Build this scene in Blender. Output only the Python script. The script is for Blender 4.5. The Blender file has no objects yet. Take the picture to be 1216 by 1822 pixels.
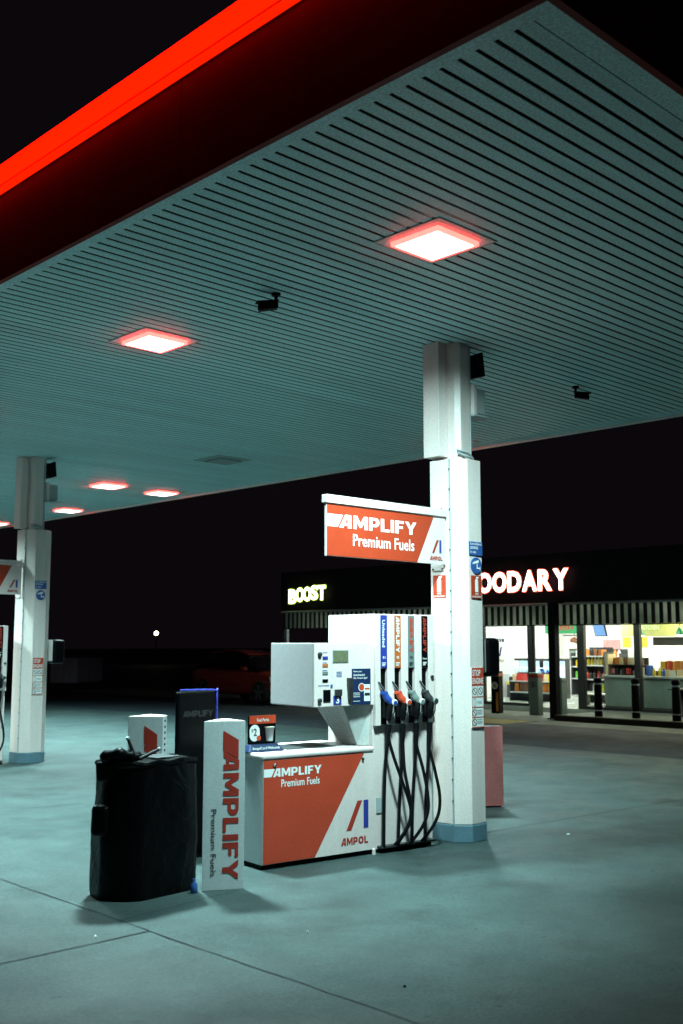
import bpy, bmesh, math, random
from mathutils import Vector, Matrix
rnd = random.Random(7)
S = bpy.context.scene
COL = S.collection
sin, cos, rad, PI = math.sin, math.cos, math.radians, math.pi

# ------------------------------------------------------------------ materials
def mat(name, col, rough=.5, metal=0, var=.12, scale=6, emit=None, es=0, spec=.5, bump=0, stretch=(1, 1, 1), grain=0, coat=0):
    m = bpy.data.materials.new(name); m.use_nodes = True
    nt = m.node_tree; N = nt.nodes; L = nt.links
    b = N['Principled BSDF']
    b.inputs['Roughness'].default_value = rough
    b.inputs['Metallic'].default_value = metal
    b.inputs['Specular IOR Level'].default_value = spec
    b.inputs['Coat Weight'].default_value = coat
    b.inputs['Base Color'].default_value = (*col, 1)
    if var > 0 or bump > 0:
        tc = N.new('ShaderNodeTexCoord'); mp = N.new('ShaderNodeMapping')
        mp.inputs['Scale'].default_value = stretch
        L.new(tc.outputs['Object'], mp.inputs['Vector'])
        nz = N.new('ShaderNodeTexNoise'); nz.inputs['Scale'].default_value = scale
        nz.inputs['Detail'].default_value = 6; nz.inputs['Roughness'].default_value = .65
        L.new(mp.outputs['Vector'], nz.inputs['Vector'])
        rp = N.new('ShaderNodeMapRange')
        rp.inputs['From Min'].default_value = .3; rp.inputs['From Max'].default_value = .7
        rp.inputs['To Min'].default_value = 1 - var; rp.inputs['To Max'].default_value = 1 + var * .5
        L.new(nz.outputs['Fac'], rp.inputs['Value'])
        v = rp.outputs['Result']
        if grain:
            n2 = N.new('ShaderNodeTexNoise'); n2.inputs['Scale'].default_value = 75
            n2.inputs['Detail'].default_value = 2
            L.new(tc.outputs['Object'], n2.inputs['Vector'])
            r2 = N.new('ShaderNodeMapRange'); r2.inputs['From Min'].default_value = .3; r2.inputs['From Max'].default_value = .7
            r2.inputs['To Min'].default_value = 1 - grain; r2.inputs['To Max'].default_value = 1 + grain
            L.new(n2.outputs['Fac'], r2.inputs['Value'])
            mu = N.new('ShaderNodeMath'); mu.operation = 'MULTIPLY'
            L.new(v, mu.inputs[0]); L.new(r2.outputs['Result'], mu.inputs[1]); v = mu.outputs[0]
        mx = N.new('ShaderNodeVectorMath'); mx.operation = 'SCALE'
        mx.inputs[0].default_value = col
        L.new(v, mx.inputs['Scale'])
        L.new(mx.outputs['Vector'], b.inputs['Base Color'])
        rr = N.new('ShaderNodeMapRange'); rr.inputs['To Min'].default_value = max(.02, rough - .12); rr.inputs['To Max'].default_value = min(1, rough + .12)
        L.new(nz.outputs['Fac'], rr.inputs['Value']); L.new(rr.outputs['Result'], b.inputs['Roughness'])
        if bump:
            bp = N.new('ShaderNodeBump'); bp.inputs['Strength'].default_value = bump; bp.inputs['Distance'].default_value = .01
            L.new(nz.outputs['Fac'], bp.inputs['Height']); L.new(bp.outputs['Normal'], b.inputs['Normal'])
    if emit:
        b.inputs['Emission Color'].default_value = (*emit, 1)
        b.inputs['Emission Strength'].default_value = es
    return m

M = {}
M['white'] = mat('white_enamel', (.81, .68, .65), .38, var=.12, scale=3, stretch=(2, 2, .5), grain=.06)
M['column'] = mat('column_paint', (.80, .69, .65), .42, var=.10, scale=3.2, stretch=(3, 3, .35), grain=.08)
M['galv'] = mat('grey_paint', (.42, .47, .48), .45, var=.12, scale=5)
M['greyend'] = mat('shade_grey_enamel', (.50, .55, .56), .45, var=.08, scale=30, grain=.06)  # grey puts the shade of the cabinet's end face into the colour
M['black'] = mat('black_plastic', (.0022, .002, .0026), .5, var=.2, scale=9, spec=.09)
M['rubber'] = mat('black_rubber', (.004, .004, .0045), .5, var=.2, scale=20, spec=.2)
M['dark'] = mat('dark_metal', (.03, .03, .034), .5, var=.2, scale=6)
M['red'] = mat('red_vinyl', (.52, .058, .026), .42, var=.10, scale=4, grain=.12)
M['signred'] = mat('sign_red', (.47, .050, .018), .4, var=.08, scale=5, grain=.06)
M['markred'] = mat('mark_red', (.42, .035, .02), .5, var=.1, scale=20)
M['white_ink'] = mat('white_ink', (.85, .86, .84), .5, var=.03)
M['blue'] = mat('blue_vinyl', (.03, .045, .30), .4, var=.08)
M['navy'] = mat('navy_vinyl', (.010, .026, .085), .4, var=.1)
M['stickerblue'] = mat('sticker_blue', (.03, .10, .33), .5, var=.1, scale=30)
M['orange'] = mat('orange_vinyl', (.52, .13, .035), .45, var=.1)
M['greystrip'] = mat('grey_vinyl', (.17, .20, .20), .5, var=.12)
M['nozblue'] = mat('blue_nozzle', (.02, .06, .30), .3, var=.1)
M['nozred'] = mat('red_nozzle', (.62, .07, .03), .3, var=.1)
M['nozgrey'] = mat('grey_nozzle', (.17, .21, .20), .35, var=.1)
M['steel'] = mat('bright_steel', (.75, .76, .76), .25, metal=1, var=.08)
M['lcd'] = mat('lcd_panel', (.16, .17, .10), .25, var=.15, scale=40)
M['black_ink'] = mat('black_ink', (.02, .02, .025), .6, var=.1)
M['cream'] = mat('cream_foam', (.66, .52, .33), .5, var=.1)
M['glowblue'] = mat('blue_edge', (.04, .05, .35), .25, var=.05, emit=(.05, .07, .8), es=.14)
M['fascia'] = mat('maroon_fascia', (.20, .018, .014), .62, var=.25, scale=2, spec=.12, grain=.10)
M['strip'] = mat('red_light_strip', (.8, .05, .01), .4, var=0, emit=(1, .0014, .0), es=13)
M['strip_glow'] = mat('painted_red_glow', (.5, .02, .01), .4, var=0, emit=(1, .016, .0), es=.95)  # emission stands in for the strip's glow on the fascia
M['basegrey'] = mat('blue_grey_band', (.10, .185, .235), .55, var=.2, scale=7, grain=.08)
M['pink'] = mat('pale_red_panel', (.66, .20, .19), .6, var=.12, scale=5, grain=.12)
M['slat'] = mat('ceiling_paint', (.62, .88, .90), .50, var=.16, scale=1.2, stretch=(.25, 3, 1), grain=.24)
M['void'] = mat('ceiling_void', (.004, .004, .005), .9, var=0)
M['trimteal'] = mat('lamp_trim', (.35, .47, .46), .5, var=.1)
M['lamp'] = mat('lamp_diffuser', (.9, .9, .9), .5, var=0, emit=(.80, 1, .97), es=9)
M['lampoff'] = mat('lamp_unlit', (.30, .36, .36), .35, var=.1)
for i_, e_ in ((1, 11.0), (2, 19.0), (3, 28.0)): M['edge%d' % i_] = mat('salmon_halo_glow', (.8, .3, .25), .5, var=0, emit=(1, .48 / e_, .38 / e_), es=e_)  # emissive salmon imitates the halo around the lamps
M['charcoal'] = mat('charcoal_cladding', (.016, .014, .017), .7, var=.2, scale=2, spec=.1)
M['mullion'] = mat('dark_aluminium', (.022, .024, .026), .4, var=.15)
M['awnwhite'] = mat('awning_white', (.62, .66, .60), .7, var=.3, scale=2.5, stretch=(1, 2, .4))
M['awnblack'] = mat('awning_black', (.012, .012, .013), .7, var=.2)
M['letterglow'] = mat('letter_glow', (.9, .9, .9), .5, var=0, emit=(1, .80, .72), es=7)
M['letteredge'] = mat('letter_edge', (.8, .2, .12), .5, var=0, emit=(1, .13, .06), es=.9)
M['boostglow'] = mat('boost_glow', (.9, .9, .6), .5, var=0, emit=(1, .98, .62), es=5)
M['boostedge'] = mat('boost_edge', (.3, .5, .05), .5, var=0, emit=(.45, .62, .05), es=.9)
M['shopwall'] = mat('shop_white', (.80, .80, .77), .6, var=.05)
M['shopfloor'] = mat('shop_tiles', (.38, .43, .40), .25, var=.2, scale=2)
M['shopceil'] = mat('shop_ceiling', (.7, .7, .66), .7, var=.05)
M['shoplight'] = mat('shop_light', (.9, .9, .9), .5, var=0, emit=(.94, 1, .90), es=25)
M['shopwarm'] = mat('shop_warm_light', (.9, .9, .8), .5, var=0, emit=(1, .94, .60), es=19)
M['awning_fill'] = mat('added_awning_light', (.9, .9, .9), .5, var=0, emit=(.85, 1, .82), es=34)  # added glow that brightens the awning
M['olive'] = mat('olive_bulkhead', (.42, .42, .16), .6, var=.15)
M['frosted'] = mat('frosted_panel', (.22, .29, .26), .5, var=.15, scale=4, grain=.1)
M['chill'] = mat('chiller_glow', (.7, .85, .9), .4, var=.25, scale=8, emit=(.55, .85, 1), es=.9)
M['tv'] = mat('screen_glow', (.1, .2, .4), .3, var=.3, scale=6, emit=(.22, .42, .9), es=.7)
M['greensign'] = mat('green_board', (.02, .28, .09), .5, var=.1, emit=(.01, .25, .08), es=.3)
M['greenneon'] = mat('green_letters', (.3, .8, .2), .5, var=0, emit=(.45, 1, .3), es=1.6)
M['pinkposter'] = mat('pink_poster', (.70, .33, .34), .6, var=.25, scale=9)
M['pendant'] = mat('green_enamel', (.02, .22, .13), .3, var=.1)
M['bulb'] = mat('pendant_bulb', (.9, .9, .8), .5, var=0, emit=(1, .95, .75), es=6)
M['warmwood'] = mat('pale_timber', (.55, .40, .18), .5, var=.2, scale=6, stretch=(3, 3, .4))
M['carpaint'] = mat('dark_red_paint', (.32, .034, .016), .18, var=.1, coat=1)
M['carglass'] = mat('car_glass', (.008, .008, .010), .06, var=0)
M['tyre'] = mat('tyre_rubber', (.012, .012, .012), .7, var=.2)
M['alloy'] = mat('alloy_rim', (.38, .40, .42), .35, metal=.8, var=.1)
M['headlamp'] = mat('headlamp_lens', (.6, .6, .6), .15, var=0)
M['tail'] = mat('tail_lens', (.3, .01, .01), .2, var=0)
M['farglow'] = mat('street_lamp_glow', (.9, .9, .7), .5, var=0, emit=(1, .95, .62), es=9)
M['pathglow'] = mat('path_light_glow', (.8, .8, .8), .5, var=0, emit=(.8, .9, 1), es=1.2)
M['pale'] = mat('pale_sheet_metal', (.75, .75, .9), .6, var=.2, scale=2, stretch=(4, 4, .5))
M['yellowmark'] = mat('worn_yellow_paint', (.32, .27, .06), .8, var=.5, scale=6)
for nm, c in dict(p_yellow=(.75, .55, .05), p_orange=(.75, .25, .04), p_red=(.6, .05, .04), p_green=(.12, .42, .06), p_blue=(.04, .14, .55),
                  p_white=(.75, .75, .72), p_brown=(.22, .08, .03), p_black=(.03, .03, .03), p_pink=(.75, .25, .32), p_cream=(.75, .62, .38), p_lime=(.5, .62, .05)).items():
    M[nm] = mat('pack_' + nm[2:], c, .4, var=.3, scale=25)

def glass_mat():
    m = bpy.data.materials.new('shop_glass'); m.use_nodes = True
    nt = m.node_tree; N = nt.nodes; L = nt.links; N.clear()
    o = N.new('ShaderNodeOutputMaterial'); mx = N.new('ShaderNodeMixShader')
    t = N.new('ShaderNodeBsdfTransparent'); t.inputs['Color'].default_value = (.93, .97, .95, 1)
    g = N.new('ShaderNodeBsdfGlossy'); g.inputs['Roughness'].default_value = .03
    lw = N.new('ShaderNodeFresnel'); lw.inputs['IOR'].default_value = 1.45
    L.new(lw.outputs[0], mx.inputs[0]); L.new(t.outputs[0], mx.inputs[1]); L.new(g.outputs[0], mx.inputs[2]); L.new(mx.outputs[0], o.inputs[0])
    return m
M['glass'] = glass_mat()
def film_mat():
    m = bpy.data.materials.new('black_film'); m.use_nodes = True
    nt = m.node_tree; N = nt.nodes; L = nt.links; b = N['Principled BSDF']
    b.inputs['Base Color'].default_value = (.0016, .0014, .002, 1); b.inputs['Roughness'].default_value = .38; b.inputs['Specular IOR Level'].default_value = .13
    tc = N.new('ShaderNodeTexCoord'); n = N.new('ShaderNodeTexNoise'); n.inputs['Scale'].default_value = 7; n.inputs['Detail'].default_value = 3; n.inputs['Distortion'].default_value = 1.4
    L.new(tc.outputs['Object'], n.inputs['Vector']); bp = N.new('ShaderNodeBump'); bp.inputs['Strength'].default_value = .4; bp.inputs['Distance'].default_value = .03
    L.new(n.outputs['Fac'], bp.inputs['Height']); L.new(bp.outputs['Normal'], b.inputs['Normal']); return m
M['film'] = film_mat()

def awning_mat():
    m = bpy.data.materials.new('awning_white'); m.use_nodes = True
    nt = m.node_tree; N = nt.nodes; L = nt.links; N.clear()
    o = N.new('ShaderNodeOutputMaterial'); mx = N.new('ShaderNodeMixShader'); mx.inputs[0].default_value = .5
    d = N.new('ShaderNodeBsdfDiffuse'); t = N.new('ShaderNodeBsdfTranslucent')
    tc = N.new('ShaderNodeTexCoord'); nz = N.new('ShaderNodeTexNoise'); nz.inputs['Scale'].default_value = 1.3; nz.inputs['Detail'].default_value = 5
    cr = N.new('ShaderNodeValToRGB'); cr.color_ramp.elements[0].position = .3; cr.color_ramp.elements[0].color = (.34, .38, .35, 1); cr.color_ramp.elements[1].position = .7; cr.color_ramp.elements[1].color = (.86, .88, .82, 1)
    L.new(tc.outputs['Object'], nz.inputs['Vector']); L.new(nz.outputs['Fac'], cr.inputs['Fac'])
    L.new(cr.outputs['Color'], d.inputs['Color']); L.new(cr.outputs['Color'], t.inputs['Color'])
    L.new(d.outputs[0], mx.inputs[1]); L.new(t.outputs[0], mx.inputs[2]); L.new(mx.outputs[0], o.inputs[0])
    return m
M['awnwhite'] = awning_mat()
M['pillarwhite2'] = mat('bracket_paint', (.62, .64, .62), .45, var=.1, scale=20, grain=.08)
M['glowposter'] = mat('poster_glow', (.8, .8, .8), .5, var=.05, emit=(.95, 1, .97), es=.9)  # sheet's brightness put in as its own emission
M['boxshade'] = mat('display_end_shade', (.36, .33, .34), .45, var=.06, scale=30, grain=.06)  # grey puts the shade of the box's end face into the colour

def ground_mat(name, col, stain, var_big, rough, oil=True):
    m = bpy.data.materials.new(name); m.use_nodes = True
    nt = m.node_tree; N = nt.nodes; L = nt.links; b = N['Principled BSDF']
    tc = N.new('ShaderNodeTexCoord')
    def noise(sc, det, lo, hi, a, c, st=(1, 1, 1)):
        mp = N.new('ShaderNodeMapping'); mp.inputs['Scale'].default_value = st
        L.new(tc.outputs['Object'], mp.inputs['Vector'])
        n = N.new('ShaderNodeTexNoise'); n.inputs['Scale'].default_value = sc; n.inputs['Detail'].default_value = det
        n.inputs['Roughness'].default_value = .6
        L.new(mp.outputs['Vector'], n.inputs['Vector'])
        r = N.new('ShaderNodeMapRange'); r.inputs['From Min'].default_value = lo; r.inputs['From Max'].default_value = hi
        r.inputs['To Min'].default_value = a; r.inputs['To Max'].default_value = c
        L.new(n.outputs['Fac'], r.inputs['Value']); return n, r.outputs['Result']
    def mul(a, c):
        q = N.new('ShaderNodeMath'); q.operation = 'MULTIPLY'; L.new(a, q.inputs[0]); L.new(c, q.inputs[1]); return q.outputs[0]
    _, v1 = noise(.45, 5, .32, .68, 1 - var_big, 1 + var_big * .45)
    _, v2 = noise(2.6, 8, .3, .7, 1 - stain, 1 + stain * .5)
    n3, v3 = noise(42, 4, .25, .75, .70, 1.26)
    _, v4 = noise(110, 2, .3, .7, .72, 1.28)
    v = mul(mul(v1, v2), mul(v3, v4))
    if oil:
        _, v5 = noise(1.1, 4, .56, .72, 1, .52)
        _, v6 = noise(9, 1, .72, .78, 1, .5)
        v = mul(v, mul(v5, v6))
    mx = N.new('ShaderNodeVectorMath'); mx.operation = 'SCALE'; mx.inputs[0].default_value = col
    L.new(v, mx.inputs['Scale']); L.new(mx.outputs['Vector'], b.inputs['Base Color'])
    _, rr = noise(1.4, 5, .3, .7, rough - .12, rough + .12)
    L.new(rr, b.inputs['Roughness'])
    b.inputs['Specular IOR Level'].default_value = .35
    bp = N.new('ShaderNodeBump'); bp.inputs['Strength'].default_value = .35; bp.inputs['Distance'].default_value = .004
    L.new(n3.outputs['Fac'], bp.inputs['Height']); L.new(bp.outputs['Normal'], b.inputs['Normal'])
    return m
M['concrete'] = ground_mat('forecourt_concrete', (.050, .077, .076), .26, .32, .60)
M['asphalt'] = ground_mat('asphalt', (.030, .044, .058), .25, .2, .8, False)
M['paving'] = ground_mat('paving', (.17, .19, .16), .2, .2, .75, False)
M['kerbdark'] = ground_mat('kerb_concrete', (.030, .022, .014), .2, .2, .85, False)
M['joint'] = mat('joint_sealant', (.02, .026, .028), .85, var=.3, scale=12)

# ------------------------------------------------------------------ mesh builder
_text_cache = {}
def text_polys(body, bold):
    k = (body, bold)
    if k in _text_cache: return _text_cache[k]
    cu = bpy.data.curves.new('txt', 'FONT'); cu.body = body; cu.size = 1; cu.offset = bold; cu.fill_mode = 'FRONT'; cu.dimensions = '2D'
    cu.resolution_u = 3
    cu.space_character = 1 + bold * 1.6
    o = bpy.data.objects.new('txt', cu); COL.objects.link(o)
    dg = bpy.context.evaluated_depsgraph_get()
    me = bpy.data.meshes.new_from_object(o.evaluated_get(dg))
    vs = [(v.co.x, v.co.y) for v in me.vertices]; fs = [tuple(p.vertices) for p in me.polygons]
    bpy.data.objects.remove(o); bpy.data.curves.remove(cu); bpy.data.meshes.remove(me)
    _text_cache[k] = (vs, fs)
    return vs, fs

# block capitals for the bold italic-edged sign lettering (unit height, simple non-overlapping outlines)
GLYPH = {
 'A': (.86, [[(0, 0), (.27, 0), (.345, .17), (.43, .36), (.49, .72), (.50, 1), (.40, 1)], [(.345, .17), (.58, .17), (.58, 0), (.84, 0), (.80, 1), (.50, 1), (.49, .72), (.57, .72), (.575, .36), (.43, .36)]]),
 'M': (.98, [[(0, 0), (.22, 0), (.22, .58), (.42, .12), (.56, .12), (.76, .58), (.76, 0), (.98, 0), (.98, 1), (.72, 1), (.49, .46), (.26, 1), (0, 1)]]),
 'P': (.74, [[(0, 0), (.24, 0), (.24, .30), (.46, .30), (.60, .34), (.70, .45), (.74, .65), (.50, .65), (.46, .52), (.24, .50), (.24, .80), (0, .80)], [(0, .80), (.24, .80), (.46, .79), (.50, .65), (.74, .65), (.70, .86), (.60, .96), (.46, 1), (0, 1)]]),
 'L': (.62, [[(0, 0), (.62, 0), (.62, .21), (.24, .21), (.24, 1), (0, 1)]]),
 'I': (.24, [[(0, 0), (.24, 0), (.24, 1), (0, 1)]]),
 'F': (.63, [[(0, 0), (.24, 0), (.24, .38), (.56, .38), (.56, .58), (.24, .58), (.24, .79), (.63, .79), (.63, 1), (0, 1)]]),
 'Y': (.86, [[(.31, 0), (.55, 0), (.55, .40), (.86, 1), (.60, 1), (.43, .62), (.26, 1), (0, 1), (.31, .40)]]),
 'O': (.90, [[(.45, 0), (.67, .05), (.84, .20), (.90, .5), (.65, .5), (.60, .29), (.45, .21), (.30, .29), (.25, .5), (0, .5), (.06, .20), (.23, .05)], [(.45, 1), (.23, .95), (.06, .80), (0, .5), (.25, .5), (.30, .71), (.45, .79), (.60, .71), (.65, .5), (.90, .5), (.84, .80), (.67, .95)]]),
}
class MB:
    def __init__(s): s.v = []; s.f = []; s.sm = []
    def add(s, vs, fs, smooth=False):
        b = len(s.v); s.v += [tuple(p) for p in vs]; s.f += [tuple(i + b for i in f) for f in fs]; s.sm += [smooth] * len(fs); return s
    def box(s, x0, x1, y0, y1, z0, z1):
        vs = [(x, y, z) for z in (z0, z1) for y in (y0, y1) for x in (x0, x1)]
        return s.add(vs, [(0, 2, 3, 1), (4, 5, 7, 6), (0, 1, 5, 4), (2, 6, 7, 3), (0, 4, 6, 2), (1, 3, 7, 5)])
    def hexa(s, bot, top):
        n = len(bot); vs = list(bot) + list(top)
        return s.add(vs, [tuple(range(n))[::-1], tuple(range(n, 2 * n))] + [(i, (i + 1) % n, n + (i + 1) % n, n + i) for i in range(n)])
    def prism(s, poly, z0, z1):
        return s.hexa([(x, y, z0) for x, y in poly], [(x, y, z1) for x, y in poly])
    def loft(s, rings, cap=True, smooth=False):
        n = len(rings[0]); vs = [p for r in rings for p in r]; fs = []
        for k in range(len(rings) - 1):
            for i in range(n):
                fs.append((k * n + i, k * n + (i + 1) % n, (k + 1) * n + (i + 1) % n, (k + 1) * n + i))
        s.add(vs, fs, smooth)
        if cap: s.add(rings[0], [tuple(range(n))[::-1]]); s.add(rings[-1], [tuple(range(n))])
        return s
    def poly(s, pts): return s.add(pts, [tuple(range(len(pts)))])
    def tube(s, pts, r, seg=8, closed=False):
        pts = [Vector(p) for p in pts]; rings = []; up = None
        for i, p in enumerate(pts):
            a = pts[max(i - 1, 0)]; c = pts[min(i + 1, len(pts) - 1)]
            t = (c - a).normalized()
            if up is None or abs(up.dot(t)) > .97: up = Vector((0, 0, 1)) if abs(t.z) < .9 else Vector((0, 1, 0))
            n = t.cross(up).normalized(); bb = n.cross(t)
            up = bb
            rr = r[i] if isinstance(r, (list, tuple)) else r
            rings.append([p + n * rr * cos(2 * PI * k / seg) + bb * rr * sin(2 * PI * k / seg) for k in range(seg)])
        return s.loft(rings, True, True)
    def lathe(s, c, prof, seg=20, ax='z'):
        rings = []
        for r, h in prof:
            ring = []
            for k in range(seg):
                a = 2 * PI * k / seg
                if ax == 'z': ring.append((c[0] + r * cos(a), c[1] + r * sin(a), c[2] + h))
                elif ax == 'x': ring.append((c[0] + h, c[1] + r * cos(a), c[2] + r * sin(a)))
                else: ring.append((c[0] + r * sin(a), c[1] + h, c[2] + r * cos(a)))
            rings.append(ring)
        return s.loft(rings, True, seg > 10)
    def disc(s, c, r, ux, uz, seg=20, r0=0):
        c, ux, uz = Vector(c), Vector(ux), Vector(uz)
        o = [c + ux * r * cos(2 * PI * k / seg) + uz * r * sin(2 * PI * k / seg) for k in range(seg)]
        if not r0: return s.poly(o)
        i = [c + ux * r0 * cos(2 * PI * k / seg) + uz * r0 * sin(2 * PI * k / seg) for k in range(seg)]
        return s.add(o + i, [(k, (k + 1) % seg, seg + (k + 1) % seg, seg + k) for k in range(seg)])
    def text(s, body, p0, ux, uz, w, h=None, bold=.0, shear=0):
        if body in ('AMPLIFY', 'AMPOL'):
            tot = sum(GLYPH[c][0] for c in body) + .10 * (len(body) - 1); sx = w / tot; x = 0
            p0, ux, uz = Vector(p0), Vector(ux), Vector(uz)
            for c in body:
                for pl in GLYPH[c][1]: s.poly([p0 + ux * ((x + a) * sx) + uz * (b * h) for a, b in pl])
                x += GLYPH[c][0] + .10
            return s
        vs, fs = text_polys(body, bold)
        x0 = min(v[0] for v in vs); x1 = max(v[0] for v in vs); y0 = min(v[1] for v in vs); y1 = max(v[1] for v in vs)
        sx = w / (x1 - x0); sz = h / (y1 - y0) if h else sx
        p0, ux, uz = Vector(p0), Vector(ux), Vector(uz)
        return s.add([p0 + ux * ((x - x0) * sx + shear * (y - y0) * sz) + uz * ((y - y0) * sz) for x, y in vs], fs)
    def build(s, name, m, parent=None, bevel=0, seg=2, subsurf=0):
        me = bpy.data.meshes.new(name); me.from_pydata([tuple(p) for p in s.v], [], s.f)
        me.polygons.foreach_set('use_smooth', s.sm)
        bm = bmesh.new(); bm.from_mesh(me); 
        if not all(len(f) for f in s.f): pass
        bmesh.ops.recalc_face_normals(bm, faces=bm.faces) if len(s.f) > 1 and not getattr(s, 'flat', False) else None
        bm.to_mesh(me); bm.free()
        me.materials.append(M[m] if isinstance(m, str) else m)
        o = bpy.data.objects.new(name, me); COL.objects.link(o)
        if parent: o.parent = parent
        if bevel:
            md = o.modifiers.new('bev', 'BEVEL'); md.width = bevel; md.segments = seg; md.limit_method = 'ANGLE'; md.angle_limit = rad(40)
        if subsurf:
            md = o.modifiers.new('sub', 'SUBSURF'); md.levels = subsurf; md.render_levels = subsurf
        return o
def T():
    t = MB(); t.flat = True; return t
def tag(o, label, cat, group=None):
    o['label'] = label; o['category'] = cat
    if group: o['group'] = group
    return o
def thing(name, label, cat, loc=(0, 0, 0), rz=0, group=None):
    o = bpy.data.objects.new(name, None); COL.objects.link(o); o.location = loc; o.rotation_euler = (0, 0, rz); o.empty_display_size = .1
    return tag(o, label, cat, group)
def struct(o): o['kind'] = 'structure'; return o
def lab(o, l): o['label'] = l; return o
def copy_tree(o, parent=None):
    c = o.copy(); COL.objects.link(c)
    if parent: c.parent = parent
    for ch in list(o.children): copy_tree(ch, c)
    return c
X_, Y_, Z_ = Vector((1, 0, 0)), Vector((0, 1, 0)), Vector((0, 0, 1))
def smooth_path(pts, n=6):
    P = [Vector(p) for p in pts]; out = []
    for i in range(len(P) - 1):
        a, b, c, d = P[max(i - 1, 0)], P[i], P[i + 1], P[min(i + 2, len(P) - 1)]
        for k in range(n):
            t = k / n
            out.append(.5 * ((2 * b) + (c - a) * t + (2 * a - 5 * b + 4 * c - d) * t * t + (3 * b - a - 3 * c + d) * t ** 3))
    return out + [P[-1]]

# ------------------------------------------------------------------ setting
struct(MB().add([(-150, -150, 0), (250, -150, 0), (250, 250, 0), (-150, 250, 0)], [(0, 1, 2, 3)]).build('ground', 'asphalt'))
struct(MB().add([(-8, -12, .004), (14.6, -12, .004), (14.6, 48, .004), (-8, 48, .004)], [(0, 1, 2, 3)]).build('forecourt', 'concrete'))
j = MB()
def jline(x0, y0, x1, y1, w=.009, n=14):
    d = Vector((x1 - x0, y1 - y0, 0)); nrm = Vector((-d.y, d.x, 0)).normalized(); A = []; B = []
    for i in range(n + 1):
        p = Vector((x0, y0, .008)) + d * i / n + nrm * rnd.uniform(-.006, .006); ww = w * rnd.uniform(.6, 1.2)
        A.append(p + nrm * ww / 2); B.append(p - nrm * ww / 2)
    j.add(A + B, [(i, i + 1, n + 2 + i, n + 1 + i) for i in range(n)])
jline(3.715, -6, 3.715, 5.49, n=60); jline(3.715, 5.494, 3.76, 14, .011, 40); jline(-4, 5.49, 3.71, 5.49, .012, 40)
jline(3.72, 5.82, 4.75, 5.94, .007, 12); jline(7.7, 6.17, 14.4, 5.7, .011, 30); jline(5.2, 10.32, 14, 9.4, .008, 30); jline(-4, 10.3, 3.7, 10.3, .008, 30)
jline(8.9, -3, 8.9, 6.0, .008, 30)
struct(j.build('concrete_joints', 'joint'))
# pavement in front of the shop: raised beside the kerb, flush further left
struct(MB().prism([(19.86, -10), (24, -10), (24, 13.72), (19.86, 13.72)], 0, .12).build('pavement', 'paving'))
struct(MB().add([(18.55, -10, .005), (19.695, -10, .005), (19.695, 13.75, .005), (18.55, 13.75, .005)], [(0, 1, 2, 3)]).build('gutter_strip', 'paving'))
struct(MB().prism([(19.70, -10), (19.857, -10), (19.857, 13.75), (19.70, 13.75)], 0, .125).build('kerb', 'kerbdark', None, .02))
struct(MB().add([(19.2, 13.76, .012), (22.0, 13.76, .012), (22.0, 34, .012), (19.2, 34, .012)], [(0, 1, 2, 3)]).build('flush_pavement', 'paving'))
struct(MB().add([(18.1, 13.9, .006), (19.19, 13.9, .006), (19.19, 19.5, .006), (18.1, 19.5, .006)], [(0, 1, 2, 3)]).build('yellow_marking', 'yellowmark'))

for (x, y, a, lb) in ((3.42, 5.60, .016, 'white paper scrap on the concrete below the black bin, left of the joint'), (4.37, 4.82, .011, 'white paper scrap on the concrete in front of the red cabinet'), (8.2, 5.6, .018, 'pale paper scrap on the concrete right of the column foot'), (4.05, 3.75, .009, 'small dark pebble on the concrete near the bottom of the photo')):
    q = MB(); q.hexa([(-a, -a * .6, 0), (a, -a * .5, 0), (a * .8, a * .6, 0), (-a * .9, a * .5, 0)], [(-a * .8, -a * .4, .012), (a * .7, -a * .4, .004), (a * .6, a * .4, .010), (-a * .6, a * .4, .003)])
    dk = 'pebble' in lb; o = q.build('pebble' if dk else 'paper_scrap', 'dark' if dk else 'white_ink'); o.location = (x, y, .0045); o.rotation_euler[2] = x * 3; tag(o, lb, 'pebble' if dk else 'litter')

# ------------------------------------------------------------------ canopy
CZ = 4.40; CX0, CX1, CY0, CY1 = 3.51, 11.50, 2.39, 36.0
can = thing('canopy', 'long flat forecourt canopy with slatted teal ceiling and glowing red edge', 'canopy', (0, 0, 0))
sl = MB(); y = CY0 + .16
while y < CY1 - .1:
    sl.box(CX0 + .115, CX1 - .06, y, y + .084, CZ, CZ + .003); y += .1095
sl.build('ceiling_slats', 'slat', can)
MB().box(CX0 + .03, CX1 - .03, CY0 + .03, CY1 - .03, CZ + .06, CZ + .9).build('roof_deck', 'void', can)
tr = MB(); tr.box(CX0 + .022, CX0 + .11, CY0 + .022, CY1, CZ - .004, CZ + .03); tr.box(CX1 - .055, CX1 - .015, CY0, CY1, CZ - .004, CZ + .03)
tr.box(CX0 + .112, CX1 - .06, CY0 + .022, CY0 + .15, CZ - .003, CZ + .03)
tr.build('edge_trim', 'slat', can)
fa = MB(); yy = CY0
while yy < CY1:
    y2 = min(yy + 2.62, CY1)
    fa.box(CX0 - .02, CX0 + .02, yy + .004, y2 - .004, CZ - .012, 5.143); yy = y2
xx = CX0 + .021
while xx < CX1:
    x2 = min(xx + 2.6, CX1); fa.box(xx + .003, x2 - .003, CY0 - .02, CY0 + .02, CZ - .012, 5.33); xx = x2
fa.build('fascia', 'fascia', can)
st = MB(); prof = [(CX0 + .02, 5.158), (CX0 - .060, 5.162), (CX0 - .072, 5.19), (CX0 - .074, 5.235), (CX0 - .066, 5.275), (CX0 - .04, 5.297), (CX0 + .02, 5.30)]
st.loft([[(a, yk, b) for a, b in prof] for yk in (CY0, CY1)]); st.build('light_strip', 'strip', can)
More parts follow.
